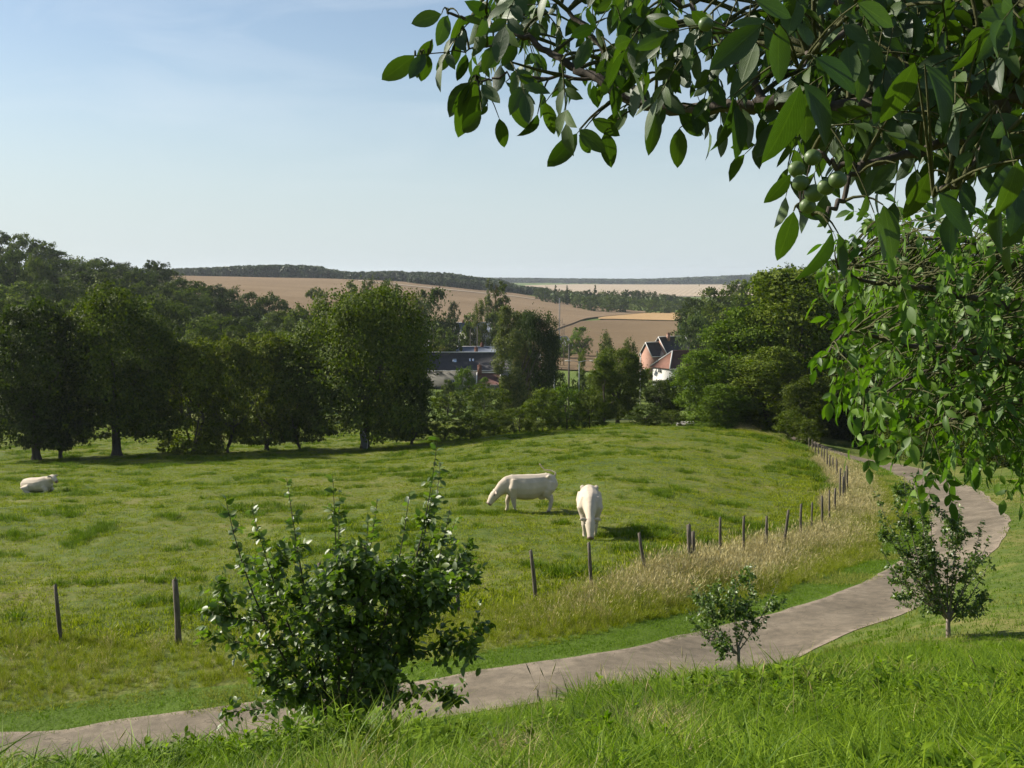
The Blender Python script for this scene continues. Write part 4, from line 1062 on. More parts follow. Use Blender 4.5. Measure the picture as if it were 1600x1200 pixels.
def fuse(mb, name, mat, voxel, smooth=6, parent=None):
    """weld overlapping volumes into one continuous skin"""
    o = mb.build(name, mat)
    m = o.modifiers.new('remesh', 'REMESH'); m.mode = 'VOXEL'; m.voxel_size = voxel
    s = o.modifiers.new('smooth', 'SMOOTH'); s.factor = 0.5; s.iterations = smooth
    dg = bpy.context.evaluated_depsgraph_get(); dg.update()
    me = bpy.data.meshes.new_from_object(o.evaluated_get(dg)); me.name = name
    me.polygons.foreach_set('use_smooth', np.ones(len(me.polygons), dtype=bool))
    if not me.materials: me.materials.append(mat)
    bpy.data.objects.remove(o)
    return link(name, me, parent)
def cow(label, loc, rotz, neck, head_yaw=0.0, tail='down', pose='stand', scale=1.0):
    """neck: list of (x, y, z, half width, half height) from shoulder to muzzle"""
    t = thing('cow', label, 'cow', loc, rotz, None); t.scale = (scale,) * 3
    m = MB()
    dz = 0.0
    if pose == 'stand':
        body = [(-1.02,0,1.16,.05,.06),(-0.98,0,1.14,.20,.22),(-0.86,0,1.08,.29,.33),(-0.66,0,1.04,.33,.37),(-0.40,0,.98,.35,.41),(-0.10,0,.93,.40,.46),(0.18,0,.93,.40,.46),(0.42,0,.96,.35,.44),(0.62,0,1.00,.29,.40),(0.80,0,1.01,.22,.33),(0.95,0,.98,.15,.25)]
    else:
        dz = -0.56
        body = [(-1.00,0,.36,.06,.08),(-0.94,0,.38,.24,.22),(-0.80,0,.42,.36,.33),(-0.55,0,.44,.42,.38),(-0.25,0,.44,.46,.40),(0.05,0,.45,.45,.41),(0.32,0,.50,.38,.42),(0.55,0,.56,.30,.40),(0.74,0,.62,.22,.32),(0.86,0,.66,.15,.24)]
    m.add(*loft(body))
    m.add(*loft(neck))
    # hip bones and shoulder masses
    for sy in (-1, 1):
        if pose == 'stand':
            m.tube([(-0.72, sy*.20, 1.34), (-0.62, sy*.27, 1.29)], [.07, .05], 8)
            m.tube([(0.55, sy*.17, 1.25), (0.62, sy*.24, .95), (0.60, sy*.20, .68)], [.12, .17, .11], 10)
            m.tube([(-0.78, sy*.18, 1.12), (-0.72, sy*.24, .86), (-0.62, sy*.22, .70)], [.19, .19, .12], 10)
            f = {(-1): (0.10, -0.03), (1): (-0.06, 0.10)}[sy]
            fx, rx = f
            m.tube([(0.60, sy*.19, .80), (0.62+fx*.4, sy*.18, .60), (0.64+fx, sy*.17, .44), (0.62+fx*1.2, sy*.17, .24), (0.62+fx*1.3, sy*.17, .12), (0.66+fx*1.4, sy*.17, .05)], [.15, .11, .085, .058, .062, .068], 10)
            m.tube([(-0.66, sy*.21, .80), (-0.66+rx*.4, sy*.20, .64), (-0.86+rx, sy*.18, .50), (-0.87+rx, sy*.18, .40), (-0.84+rx, sy*.18, .24), (-0.82+rx, sy*.18, .12), (-0.78+rx, sy*.18, .05)], [.19, .135, .085, .075, .060, .064, .068], 10)
        else:
            m.tube([(-0.30, sy*.36, .34), (-0.62, sy*.46, .26), (-0.40, sy*.50, .12), (-0.10, sy*.50, .07)], [.20, .20, .09, .055], 10)
            m.tube([(0.50, sy*.22, .40), (0.72, sy*.27, .16), (0.56, sy*.30, .08), (0.40, sy*.30, .06)], [.16, .10, .07, .055], 10)
    if pose == 'stand': m.tube([(-0.42, 0, .66), (-0.52, 0, .50), (-0.52, 0, .46)], [.17, .13, .08], 10)
    # tail
    if tail == 'up': tp = [(-0.96,0,1.28), (-0.99,0.0,1.40), (-0.86,-0.10,1.47), (-0.62,-0.14,1.50), (-0.50,-0.12,1.62), (-0.42,-0.10,1.74)]; tr = [.05,.036,.03,.03,.03,.035]
    elif tail == 'down': tp = [(-0.98,0,1.32), (-1.07,0,1.20), (-1.08,0.02,.90), (-1.05,0.03,.60), (-1.03,0.03,.45)]; tr = [.05,.035,.026,.026,.04]
    else: tp = [(-0.98,0,.62), (-1.06,.06,.50), (-1.06,.20,.25), (-0.98,.30,.07)]; tr = [.045,.034,.026,.03]
    m.tube(tp, tr, 8)
    nk = np.array(neck); p2, p1 = nk[-1, :3], nk[-5, :3]
    fw = unit(p2 - p1); sd = unit(np.cross(fw, (0, 0, 1.0))); up = np.cross(sd, fw)
    poll = nk[-5, :3]
    for sy in (-1, 1):                                     # horn buds and ears grow out of the poll
        e0 = poll + sd * sy * .08 + up * .06 - fw * .02
        m.tube([poll + sd * sy * .05 + up * .10, poll + sd * sy * .09 + up * .15, poll + sd * sy * .10 + up * .18], [.024, .016, .008], 6)
    fuse(m, 'body', M_cow, 0.024, 5, t)
    for sy in (-1, 1):                                     # cupped ears, hanging a little
        er = MB(); e0 = poll + sd * sy * .09 + up * .08
        er.add(*loft([tuple(e0 + sd * sy * a_ + up * b_) + (w_, h_) for a_, b_, w_, h_ in ((0, 0, .025, .02), (.05, .01, .03, .045), (.11, .005, .022, .062), (.16, .01, .018, .055), (.20, .0, .012, .036), (.235, -.01, .004, .006))], 10))
        er.build('ear', M_ear, t, True)
    for sy in (-1, 1):
        e = MB(); c = nk[-4, :3] + sd * sy * (nk[-4, 3] * 0.92) + up * nk[-4, 4] * 0.35
        V_, Q_, T_ = loft([tuple(c - fw * .024) + (.002, .002), tuple(c - fw * .012) + (.014, .017), tuple(c) + (.018, .021), tuple(c + fw * .012) + (.014, .017), tuple(c + fw * .024) + (.002, .002)], 8)
        e.add(V_, Q_, T_); e.build('eye', M_eye, t, True)
    mz = MB(); w_, h_ = nk[-1, 3], nk[-1, 4]
    mz.add(*loft([tuple(p2 - fw * .05) + (w_ * .92, h_ * .92), tuple(p2 - fw * .015) + (w_ * 1.05, h_ * 1.05), tuple(p2 + fw * .012) + (w_ * 1.0, h_ * 1.0), tuple(p2 + fw * .034) + (w_ * .62, h_ * .6)], 12))
    mz.build('muzzle', M_muzzle, t, True)
    if pose == 'stand':
        for sy in (-1, 1):
            fx, rx = {(-1): (0.10, -0.03), (1): (-0.06, 0.10)}[sy]
            for px_, py_ in ((0.68 + fx * 1.4, sy * .17), (-0.77 + rx, sy * .18)):
                hf = MB(); hf.tube([(px_ - .01, py_, .072), (px_, py_, .03), (px_ + .015, py_, -.03)], [.056, .064, .070], 10)
                hf.build('hoof', M_hoof, t, True)
    return t
graze = [(0.40,0,1.02,.20,.28),(0.60,0,1.03,.235,.34),(0.78,0,1.00,.215,.32),(0.98,0,.90,.17,.26),(1.14,0,.78,.135,.20),(1.25,0,.68,.145,.17),(1.32,0,.59,.17,.175),(1.42,0,.46,.135,.150),(1.51,0,.33,.105,.115),(1.58,0,.22,.100,.100)]
forward = [(0.40,0,1.02,.20,.28),(0.60,0,1.05,.235,.36),(0.78,0,1.03,.215,.32),(0.94,0,.94,.170,.26),(1.07,0,.83,.140,.20),(1.16,0,.75,.14,.17),(1.23,0,.68,.165,.180),(1.32,0,.57,.145,.155),(1.39,0,.46,.115,.120),(1.44,0,.38,.108,.105)]
rest = [(0.34,0,.52,.20,.28),(0.50,0,.60,.25,.33),(0.68,0,.70,.21,.28),(0.82,-.03,.80,.16,.23),(0.92,-.06,.88,.14,.19),(0.98,-.08,.92,.145,.17),(1.07,-.12,.90,.150,.165),(1.18,-.16,.84,.130,.145),(1.29,-.20,.77,.100,.115),(1.36,-.23,.72,.095,.095)]
x, y = Gd(826, 800); cow('white cow walking left with lowered head, its tail tip raised over its back', on_ground(x, y, -0.03), math.radians(192), forward, tail='up', scale=1.12)
x, y = Gd(921, 832); cow('white cow grazing head-on towards the camera behind the middle fence post', on_ground(x, y, -0.03), math.radians(-93), graze, tail='down', scale=1.12)
x, y = Gd(60, 769); cow('white cow lying in the grass at the left side of the pasture', on_ground(x, y, -0.04), math.radians(-14), rest, tail='lie', pose='lie', scale=0.98)

# ---------------------------------------------------------------- village
M_slate = simple_mat('dark_slate', (0.045, 0.043, 0.045), 0.7, 0.35, 1.5, 0.3, spec=0.2)
M_blue = simple_mat('blue_grey_slate', (0.10, 0.12, 0.16), 0.6, 0.3, 1.5, 0.3, spec=0.25)
M_tile = simple_mat('brown_clay_tile', (0.17, 0.085, 0.06), 0.8, 0.35, 1.5, 0.3, spec=0.15)
M_redtile = simple_mat('dark_red_tile', (0.10, 0.05, 0.042), 0.8, 0.35, 1.5, 0.3, spec=0.15)
M_render_ = simple_mat('greyish_render', (0.20, 0.19, 0.165), 0.9, 0.15, 1.0)
M_white = simple_mat('white_render', (0.55, 0.53, 0.48), 0.85, 0.06, 1.0)
M_brick = simple_mat('orange_brick', (0.33, 0.185, 0.13), 0.85, 0.3, 4.0, 0.4)
M_trim = simple_mat('pale_verge_board', (0.62, 0.60, 0.55), 0.7, 0.1, 2.0)
M_glass = simple_mat('window_glass', (0.03, 0.035, 0.045), 0.08, 0.1, 1.0, spec=0.8)
M_pole = bark_mat('grey_pole_wood', (0.07, 0.06, 0.05), (0.16, 0.14, 0.115), 10)
M_concrete = simple_mat('pale_concrete', (0.50, 0.48, 0.44), 0.85, 0.12, 4.0)
M_metal = simple_mat('galvanised_metal', (0.22, 0.23, 0.24), 0.6, 0.1, 4.0, metal=0.2)

def house(name, label, loc, yaw, L, W, wall_h, roof_h, wall, roof, hip=0.0, windows=(), chimneys=(), skylights=(), doors=(), trim=M_trim, cat='house', eave=0.35):
    """long axis along local X, camera side is -Y; windows: (x, z, w, h) on the camera side or ('end', y, z, w, h) on the -X end"""
    t = thing(name, label, cat, loc, yaw)
    m = MB(); m.box((-L/2, -W/2, -1.5), (L/2, W/2, wall_h))
    if hip < 0.99:
        for s in ([-1] if hip else [-1, 1]) if not hip else [1]:
            x0 = s * L / 2; x1 = s * (L / 2 - 0.25)
            m.add([(x0, -W/2, wall_h), (x0, W/2, wall_h), (x0, 0, wall_h + roof_h), (x1, -W/2, wall_h), (x1, W/2, wall_h), (x1, 0, wall_h + roof_h)], [(0,3,5,2), (1,2,5,4)], [(0,2,1), (3,4,5)])
    m.build('wall', wall, t)
    e = eave; k = roof_h / (W / 2); zt = wall_h + roof_h + 0.12; ze = wall_h - k * e + 0.12
    r = MB(); th = 0.16
    xl = -L/2 - e + (0 if not hip else 0); ridge_l = xl if not hip else -L/2 + hip * W/2
    def slab(P4):
        V = np.array(P4, float); n = unit(np.cross(V[1] - V[0], V[2] - V[0])); n = n * (-1 if n[2] < 0 else 1)
        kk = len(V); V2 = np.vstack([V, V - n * th])
        q = [(i, (i + 1) % kk, kk + (i + 1) % kk, kk + i) for i in range(kk)]
        if kk == 4: r.add(V2, [(0,1,2,3), (7,6,5,4)] + q)
        else: r.add(V2, q, [(0,1,2), (5,4,3)])
    xr = L/2 + e
    slab([(xl, -W/2 - e, ze), (xr, -W/2 - e, ze), (xr, 0, zt), (ridge_l, 0, zt)])
    slab([(xr, W/2 + e, ze), (xl, W/2 + e, ze), (ridge_l, 0, zt), (xr, 0, zt)])
    ro = r.build('roof', roof, t)
    if hip:
        r2 = MB(); r = r2
        slab([(xl, W/2 + e, ze + .002), (xl, -W/2 - e, ze + .002), (ridge_l, 0, zt + .002)])
        r2.build('hipped_end', M_tile, t)
    rt = MB(); rt.tube([(ridge_l, 0, zt + .03), (xr, 0, zt + .03)], 0.11, 6); rt.build('ridge_cap', trim if not hip else M_redtile, t)
    vb = MB()
    if hip:
        vb.tube([(xl, -W/2 - e, ze + .05), (ridge_l, 0, zt + .05)], 0.12, 5)
        v2_ = MB(); v2_.tube([(xl, W/2 + e, ze + .05), (ridge_l, 0, zt + .05)], 0.12, 5); v2_.build('verge_board', trim, t)
    else:
        for xx in (xl - .02, xr + .02):
            for s in (-1, 1): vb.tube([(xx, s * (W/2 + e), ze - .02), (xx, 0, zt + .02)], 0.10, 5)
    vb.build('verge_board', trim, t)
    gt = MB(); gt.tube([(xl, -W/2 - e - .09, ze - .06), (xr, -W/2 - e - .09, ze - .06)], 0.08, 6); gt.build('gutter', trim, t)
    for w_ in windows:
        end = w_[0] == 'end'
        a, z, ww, hh = w_[1:] if end else w_
        f = MB(); g = MB(); bw = 0.09
        def bx(mb, a0, a1, z0, z1, d0, d1):
            if end: mb.box((-L/2 - d1, a0, z0), (-L/2 - d0, a1, z1))
            else: mb.box((a0, -W/2 - d1, z0), (a1, -W/2 - d0, z1))
        bx(f, a-ww/2-bw, a-ww/2, z-bw, z+hh+bw, 0, .07); bx(f, a+ww/2, a+ww/2+bw, z-bw, z+hh+bw, 0, .07)
        bx(f, a-ww/2, a+ww/2, z-bw, z, 0, .07); bx(f, a-ww/2, a+ww/2, z+hh, z+hh+bw, 0, .07); bx(f, a-.035, a+.035, z, z+hh, .02, .06)
        bx(g, a-ww/2, a+ww/2, z, z+hh, .002, .018)
        fo = f.build('window', M_white, t); g.build('pane', M_glass, fo)
    for a, ww, hh in doors:
        d_ = MB(); d_.box((a-ww/2, -W/2-.06, 0), (a+ww/2, -W/2-.003, hh)); d_.build('door', M_post, t)
    for cx_, cy_, cw, ch in chimneys:
        c_ = MB(); zb = wall_h + roof_h * (1 - abs(cy_) / (W/2)) - 0.4; c_.box((cx_-cw/2, cy_-cw*.35, zb), (cx_+cw/2, cy_+cw*.35, wall_h + roof_h + ch))
        co = c_.build('chimney', M_brick if wall is M_brick else M_tile, t)
        c2 = MB(); zz = wall_h + roof_h + ch; c2.box((cx_-cw/2-.06, cy_-cw*.35-.06, zz+.001), (cx_+cw/2+.06, cy_+cw*.35+.06, zz+.12)); c2.tube([(cx_, cy_, zz+.12), (cx_, cy_, zz+.45)], [.14, .11], 8); c2.build('chimney_pot', M_tile, co)
    for a, s, ww, hh in skylights:
        yy = -W/2 - e + s * (W/2 + e); n = np.array([0, -k, 1]) / math.sqrt(1 + k*k); u = np.array([0, 1, k]) / math.sqrt(1 + k*k)
        c0 = np.array([a, yy, ze + k * (yy + W/2 + e)])
        V = [c0 + np.array([sx_*ww/2, 0, 0]) + u * sy_ * hh + n * nz_ for nz_ in (.0, .07) for sx_, sy_ in ((-1,0),(1,0),(1,1),(-1,1))]
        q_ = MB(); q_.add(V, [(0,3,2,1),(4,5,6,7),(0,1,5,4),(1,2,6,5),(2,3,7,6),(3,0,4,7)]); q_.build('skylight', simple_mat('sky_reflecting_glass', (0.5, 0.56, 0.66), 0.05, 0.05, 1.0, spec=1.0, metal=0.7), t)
    return t
def ground_at(px, d, lift=0.0):
    a = ray(px, 560)[0]; return on_ground(a * d, d, lift)
def zpx(py, d): return -ray(800, py)[1] * d

def house_px(name, label, x0, x1, ridge_py, eave_py, d, W, wall, roof, yaw=0.0, **kw):
    """house seen broadside between two pixel columns, its ridge and eave at given rows"""
    L = (x1 - x0) * d / F / max(0.3, math.cos(yaw)); b = ground_at((x0 + x1) / 2, d + W / 2)
    ze = zpx(eave_py, d); zr = zpx(ridge_py, d + W / 2)
    wh = max(2.2, ze - b.z + 0.1)
    b.z = ze + 0.1 - wh
    return house(name, label, b, yaw, L - 0.7, W, wh, zr - ze, wall, roof, **kw)
house_px('long_farmhouse', 'long low farmhouse with a dark slate roof and pale greyish wall in the valley', 655, 846, 552, 578, 236, 8.0, M_render_, M_slate,
    windows=[(3.4, 1.0, .9, 1.1), (-3.0, 1.0, .9, 1.1), (-6, 1.0, .9, 1.1), (9.5, 1.0, .9, 1.1), (6.2, 1.0, .9, 1.1)], chimneys=[(-1.0, 2.2, .8, .9)], skylights=[(-5.6, .45, 0.85, 1.0), (-2.2, .5, .35, .8), (-1.5, .5, .35, .8)], doors=[(1.6, 1.0, 2.1)])
house_px('gabled_annex', 'small brown-roofed annex in front of the long farmhouse', 745, 782, 584, 600, 226, 4.0, M_render_, M_redtile, chimneys=[(-1.9, .0, .9, 1.6)], windows=[(.9, .8, .7, .7)])
house_px('slate_roofed_house', 'dark roofed house with two chimneys whose roof shows above the long farmhouse', 701, 790, 543, 556, 262, 8.0, M_render_, M_blue, chimneys=[(-5.4, 0, .9, .7), (1.2, 0, .8, .8)], windows=[(-3, 1, .9, 1.1), (2, 1, .9, 1.1)])
house_px('white_two_storey_house', 'white house with a blue-grey slate roof among trees at the foot of the brown field', 711, 767, 505, 519, 318, 8.0, M_white, M_blue, yaw=math.radians(8),
    windows=[(-3.4, 1.0, 1.1, 1.3), (-.6, 1.0, 1.1, 1.3), (2.2, .4, 1.2, 1.9), (3.9, 1.0, .9, 1.3)], chimneys=[(-2.8, 0, .8, .6)])
house_px('dark_roofed_shed', 'low dark-roofed shed with a pale ridge behind the great spreading tree', 640, 671, 531, 541, 250, 5.0, M_render_, M_slate)
house_px('grey_hut', 'small grey-roofed hut standing alone on the brown field', 861, 886, 527, 536, 395, 5.0, M_render_, M_metal, yaw=math.radians(38), windows=[('end', 0, 1.0, .8, .8)])
house_px('pale_outbuilding', 'pale outbuilding at the right end of the long farmhouse', 826, 846, 562, 578, 214, 4.5, M_render_, M_redtile, windows=[(0, .3, 1.3, 1.1)])
# brick house: small brick gable in front of a taller main roof
d = 262; g0 = ground_at(1024, d)
zr = zpx(536, d); bz = g0.z
hb = house('brick_gabled_house', 'brick house with an orange gable and dark slate roof below the brown field', (P(1010, 560, d).x + 2.0, d + 1.5, bz), math.radians(33), 5.0, 4.6, zr - bz - 3.0, 3.0, M_brick, M_slate, windows=[('end', 0, 1.2, .9, 1.2)], eave=.2)
hm = house('brick_main_house', 'taller dark slate roof with pale verge and chimney joined behind the brick gable', (P(1040, 560, d).x + 2.0, d + 4.2, bz), math.radians(33), 8.0, 7.0, zpx(528, d) - bz - 4.2, 4.2, M_brick, M_slate, chimneys=[(-1.6, -.6, .7, .8), (2.2, .5, .9, .2)], windows=[(-1, 1, 1, 1.2)], eave=.25)
d = 205; bz = ground_at(1055, d).z
hh_ = house('hipped_house', 'white-walled house with brown hipped roof and pale hip ridges', (P(1066, 560, d).x, d + 3, bz), math.radians(28), 8.6, 5.6, zpx(573, d) - bz, zpx(551, d) - zpx(573, d), M_white, M_redtile, hip=0.9, windows=[('end', .4, zpx(573, d) - bz - 1.2, 1.0, .8)], trim=M_white, eave=.4)

# utility poles, lamps and posts
def pole(name, label, px, top, d, w=0.14, arm=None, mat=None, cat='utility pole', group=None):
    b = ground_at(px, d); h = zpx(top, d) - b.z
    t = thing(name, label, cat, b, 0, group)
    m = MB(); m.tube([(0, 0, -.5), (0, 0, h * .5), (0, 0, h)], [w, w * .85, w * .65], 8); m.build('pole' if name != 'street_lamp' else 'lamp_column', mat or M_pole, t, True)
    if arm == 'cross':
        c_ = MB(); c_.box((-.7, -.05, h - .45), (.7, .05, h - .35)); c_.build('crossarm', M_pole, t)
        for q in (-.6, 0, .6):
            i_ = MB(); i_.tube([(q, 0, h - .35), (q, 0, h - .18)], [.05, .035], 6); i_.build('insulator', M_concrete, t)
    elif arm == 'lamp':
        for s in (-1, 1):
            c_ = MB(); c_.tube([(0, 0, h - .1), (s * .9, 0, h + .12), (s * 1.9, 0, h + .15)], .05, 6); c_.build('lamp_arm', M_metal, t)
            l_ = MB(); l_.add(*loft([(s*1.7, 0, h+.14, .02, .02), (s*1.85, 0, h+.13, .13, .08), (s*2.3, 0, h+.12, .16, .09), (s*2.5, 0, h+.12, .03, .03)], 8)); l_.build('lamp_head', M_white, t, True)
    elif arm == 'lattice':
        c_ = MB()
        for z_ in np.arange(1.0, h, 1.2):
            c_.tube([(-.25, 0, z_), (.25, 0, z_ + .6)], .025, 4); c_.tube([(.25, 0, z_ + .6), (-.25, 0, z_ + 1.2)], .025, 4)
        for s in (-1, 1): c_.tube([(s * .25, 0, -.5), (s * .22, 0, h)], .04, 4)
        c_.build('lattice', M_metal, t)
    return t
pole('lattice_mast', 'tall thin lattice mast rising against the brown field behind the dark oak', 874, 466, 400, .10, 'lattice', M_metal, 'mast')
pole('utility_pole', 'thin pole just right of the lattice mast', 878, 497, 390, .13)
pole('utility_pole', 'slender pole between the grey hut and the bright round tree', 881, 505, 330, .14, 'cross')
pole('utility_pole', 'dark wooden pole standing in front of the brown field left of the street lamp', 889, 537, 190, .19, 'cross')
pole('street_lamp', 'street lamp with two arms before the brown field', 905, 565, 185, .09, 'lamp', M_metal, 'street lamp')
pole('utility_pole', 'dark pole left of the tall garden tree', 933, 548, 168, .16)
pole('concrete_post', 'pale concrete pole left of the hipped house', 1001, 552, 196, .15, None, M_concrete, 'pole')
pole('concrete_post', 'pale post among the hedge bushes below the brown field', 866, 573, 165, .16, None, M_concrete, 'post')
pole('concrete_post', 'short pale pole in front of the hipped roof, at the bright trees', 1079, 558, 186, .11, None, M_concrete, 'pole')
pole('utility_pole', 'left one of the two short poles in front of the white house', 735, 514, 285, .13)
pole('utility_pole', 'right one of the two short poles in front of the white house', 746, 510, 283, .16)

# a low pale slab at the corner of the wood and the pale leaning panel by the great tree
x, y = Gd(1083, 666); t = MB(); t.box((-1.6, -.2, -.1), (1.5, .2, .32)); t.box((-1.2, -.25, .32), (1.1, .25, .42))
tag(t.build('stone_trough', M_concrete, None, False, on_ground(x, y)), 'low pale slab lying at the shaded far corner of the pasture', 'slab')
x, y = Gd(571, 703); b = on_ground(x, y)
t = MB()
arc = [(-.35 + .55 * math.sin(s * 2.2), 0, 2.0 * (1 - s)) for s in np.linspace(0, 1, 9)]
V = []
for cx_, _, z_ in arc: V += [(cx_ - .6 * math.sin(math.pi * (z_ / 2.0 * .8 + .15)), -.04, z_), (cx_, -.04, z_), (cx_, .04, z_), (cx_ - .6 * math.sin(math.pi * (z_ / 2.0 * .8 + .15)), .04, z_)]
Q = [(i*4+j, i*4+(j+1) % 4, (i+1)*4+(j+1) % 4, (i+1)*4+j) for i in range(8) for j in range(4)]
t.add(V, Q)
pn = thing('leaning_panel', 'grey weathered panel with a pale curved rim leaning beside the great tree trunk', 'panel', b)
t.build('sheet', simple_mat('weathered_grey_board', (0.16, 0.16, 0.15), 0.9, 0.3, 4.0), pn)
t = MB(); t.tube([(c[0] + .02, -.05, c[2]) for c in arc], .045, 5); t.build('rim', M_concrete, pn)
# ---------------------------------------------------------------- shrubs and young fruit trees
def bez(a, b, c, n=8):
    s = np.linspace(0, 1, n)[:, None]; return (1-s)**2 * a + 2*(1-s)*s * b + s*s * c
def fruit_tree(name, label, cat, base_px, d, tips, trunk_h, trunk_r, leaf, n_leaf, mat, bark, seed, depth=0.8, twig=0.3, n_twig=14, wid=0.5, inner=0, stem_from=None, droop=0.1, n_main=8, floor_py=0, dense_py=0):
    r = np.random.default_rng(seed)
    a = ray(*base_px)[0]; b = on_ground(a * d, d)
    t = thing(name, label, cat, b); B = np.array(b)
    wood = MB(); top = np.array([r.normal(0, .01), 0, trunk_h])
    wood.tube([(0, 0, -.15), (0, 0, 0), (r.normal(0, .01), 0, trunk_h * .5), top], [trunk_r * 1.3, trunk_r * 1.15, trunk_r, trunk_r * .9], 9)
    pos, ax, nr, sz = [], [], [], []
    def leaves_along(path, k, s0, size):
        T = unit(np.gradient(path, axis=0)); n = len(path)
        for q in range(k):
            s = s0 + (1 - s0) * (q + r.uniform(0, 1)) / k; i = min(n - 1, int(s * (n - 1)))
            p = path[i] + (path[min(n-1, i+1)] - path[i]) * r.uniform(0, 1)
            az = r.normal(size=3); side = unit(az - T[i] * np.dot(az, T[i]))
            dr = unit(T[i] * r.uniform(.1, .8) + side * r.uniform(.6, 1.1) + np.array([0, 0, -droop]))
            pos.append(p); ax.append(dr); nr.append(unit(np.array([0, 0, 1.0]) * .8 + r.normal(size=3) * .7)); sz.append(size * r.uniform(.55, 1.2))
    tips = list(tips); n_orig = len(tips)
    for q in range(inner):
        i, j = r.integers(0, len(tips), 2); u = r.uniform(.15, .85)
        nx_, ny_ = tips[i][0] * u + tips[j][0] * (1-u), tips[i][1] * u + tips[j][1] * (1-u)
        tips.append((nx_, max(ny_, floor_py + r.uniform(0, 60))))
    sk = []
    for ti, (px, py) in enumerate(tips):
        dd = d + r.uniform(-depth, depth)
        e = np.array(P(px, py, dd)) - B
        h0 = trunk_h * r.uniform(.75, 1.0) if stem_from is None else trunk_h * r.uniform(stem_from, 1.0)
        s0 = np.array([0, 0, h0])
        if ti >= n_main and len(sk):
            S = np.vstack(sk); sc_ = np.linalg.norm(S - e, axis=1) + .55 * np.linalg.norm(S - s0, axis=1) + np.where(S[:, 2] > e[2] + .1, 1.0, 0) * (e[2] > s0[2])
            s0 = S[np.argmin(sc_ + r.uniform(0, .06, len(S)))]
        L = np.linalg.norm(e - s0)
        mid = s0 + (e - s0) * .5 + np.array([(e - s0)[0] * .18, (e - s0)[1] * .18, -0.10 * L if e[2] > trunk_h else 0.12 * L]) + r.normal(0, .03 * L, 3)
        path = bez(s0, mid, e, 10); sk.append(path[2:9])
        rr = trunk_r * (.42 if ti < n_main else .22) * min(1, .5 + L / 2)
        wood.tube(path, np.linspace(rr, rr * .16, 10), 6, cap=False)
        up_ = py < dense_py and ti < n_orig; bt = 2.2 if up_ else 1.0
        leaves_along(path, int(n_leaf * .5 * bt), .12, leaf)
        for q in range(int(n_twig * bt)):
            s = r.uniform(.22, .97); i = int(s * 9); p = path[i]
            T_ = unit(path[min(9, i+1)] - path[max(0, i-1)]); v = r.normal(size=3); v = unit(v - T_ * np.dot(v, T_) * .6 + np.array([0, 0, .3]))
            ln = twig * r.uniform(.4, 1.1) * (1.1 - s * .5) * (.62 if up_ else 1)
            tp = bez(p, p + v * ln * .5 + T_ * ln * .2, p + v * ln + np.array([0, 0, -.05 * ln]), 5)
            wood.tube(tp, np.linspace(rr * .25, rr * .08, 5), 4, cap=False)
            leaves_along(tp, max(3, int(n_leaf * .6 / n_twig * r.uniform(.6, 1.4))), .15, leaf)
    wood.build('branches', bark, t, True)
    pos, ax, nr, sz = map(np.array, (pos, ax, nr, sz))
    tpl = leaf_template(4, wid, .22, .35)
    # the 300 biggest, nearest leaves are leaves of their own; the rest is one mass
    key = sz * (1 - .15 * (pos[:, 1] - pos[:, 1].min()))
    order = np.argsort(-key); big, rest_ = order[:300], order[300:]
    lm = [mesh_np('leaf', tp_[0], tp_[1], mat, uv=tp_[2], smooth=True) for tp_ in (tpl, leaf_template(4, wid * .9, .35, .6), leaf_template(4, wid * 1.1, .1, .15))]
    for q, i in enumerate(big):
        o = bpy.data.objects.new('leaf', lm[q % 3]); C.objects.link(o); o.parent = t; o.matrix_local = leaf_matrix(pos[i], ax[i], nr[i], sz[i])
    if len(rest_):
        o = link('foliage', scatter_mesh('foliage', tpl, pos[rest_], ax[rest_], nr[rest_], sz[rest_], mat), t); o['kind'] = 'stuff'
    return t
fruit_tree('pear_bush', 'glossy dark-leaved bushy young pear tree in front of the lane', 'bush', (528, 1128), 9.6,
    [(684,686),(352,778),(688,722),(676,765),(704,790),(392,790),(448,748),(520,742),(530,765),(575,812),(590,780),(640,772),(712,812),(738,850),(742,905),(768,972),(700,1000),(742,1010),(325,950),(312,985),(338,905),(395,870),(405,1060),(348,1112),(470,1112),(435,1085),(585,1092),(650,1080),(700,1090),(712,1096),(560,900),(455,860),(620,880),(480,960),(660,930),(370,1010),(520,1000),(600,1040),(480,1045),(560,1060),(640,1005),(450,960),(500,1100),(540,1108),(565,1095),(612,1075),(430,1025),(520,1080)],
    .42, .035, .083, 112, M_pear, M_bark, 5, depth=.7, twig=.30, n_twig=16, wid=.55, inner=56, stem_from=.2, n_main=13, floor_py=862, dense_py=850)
fruit_tree('apple_sapling', 'small apple sapling with a thin pinkish trunk at the near edge of the lane', 'tree', (1152, 1050), 14.2,
    [(1078,908),(1092,925),(1075,950),(1090,975),(1142,892),(1150,905),(1180,884),(1178,915),(1215,908),(1228,935),(1205,950),(1120,940),(1140,930),(1165,940),(1185,975),(1120,1010),(1125,1030),(1105,960)],
    .48, .022, .058, 100, M_apple, M_bark_pale, 6, depth=.45, twig=.22, n_twig=9, inner=18, n_main=9)
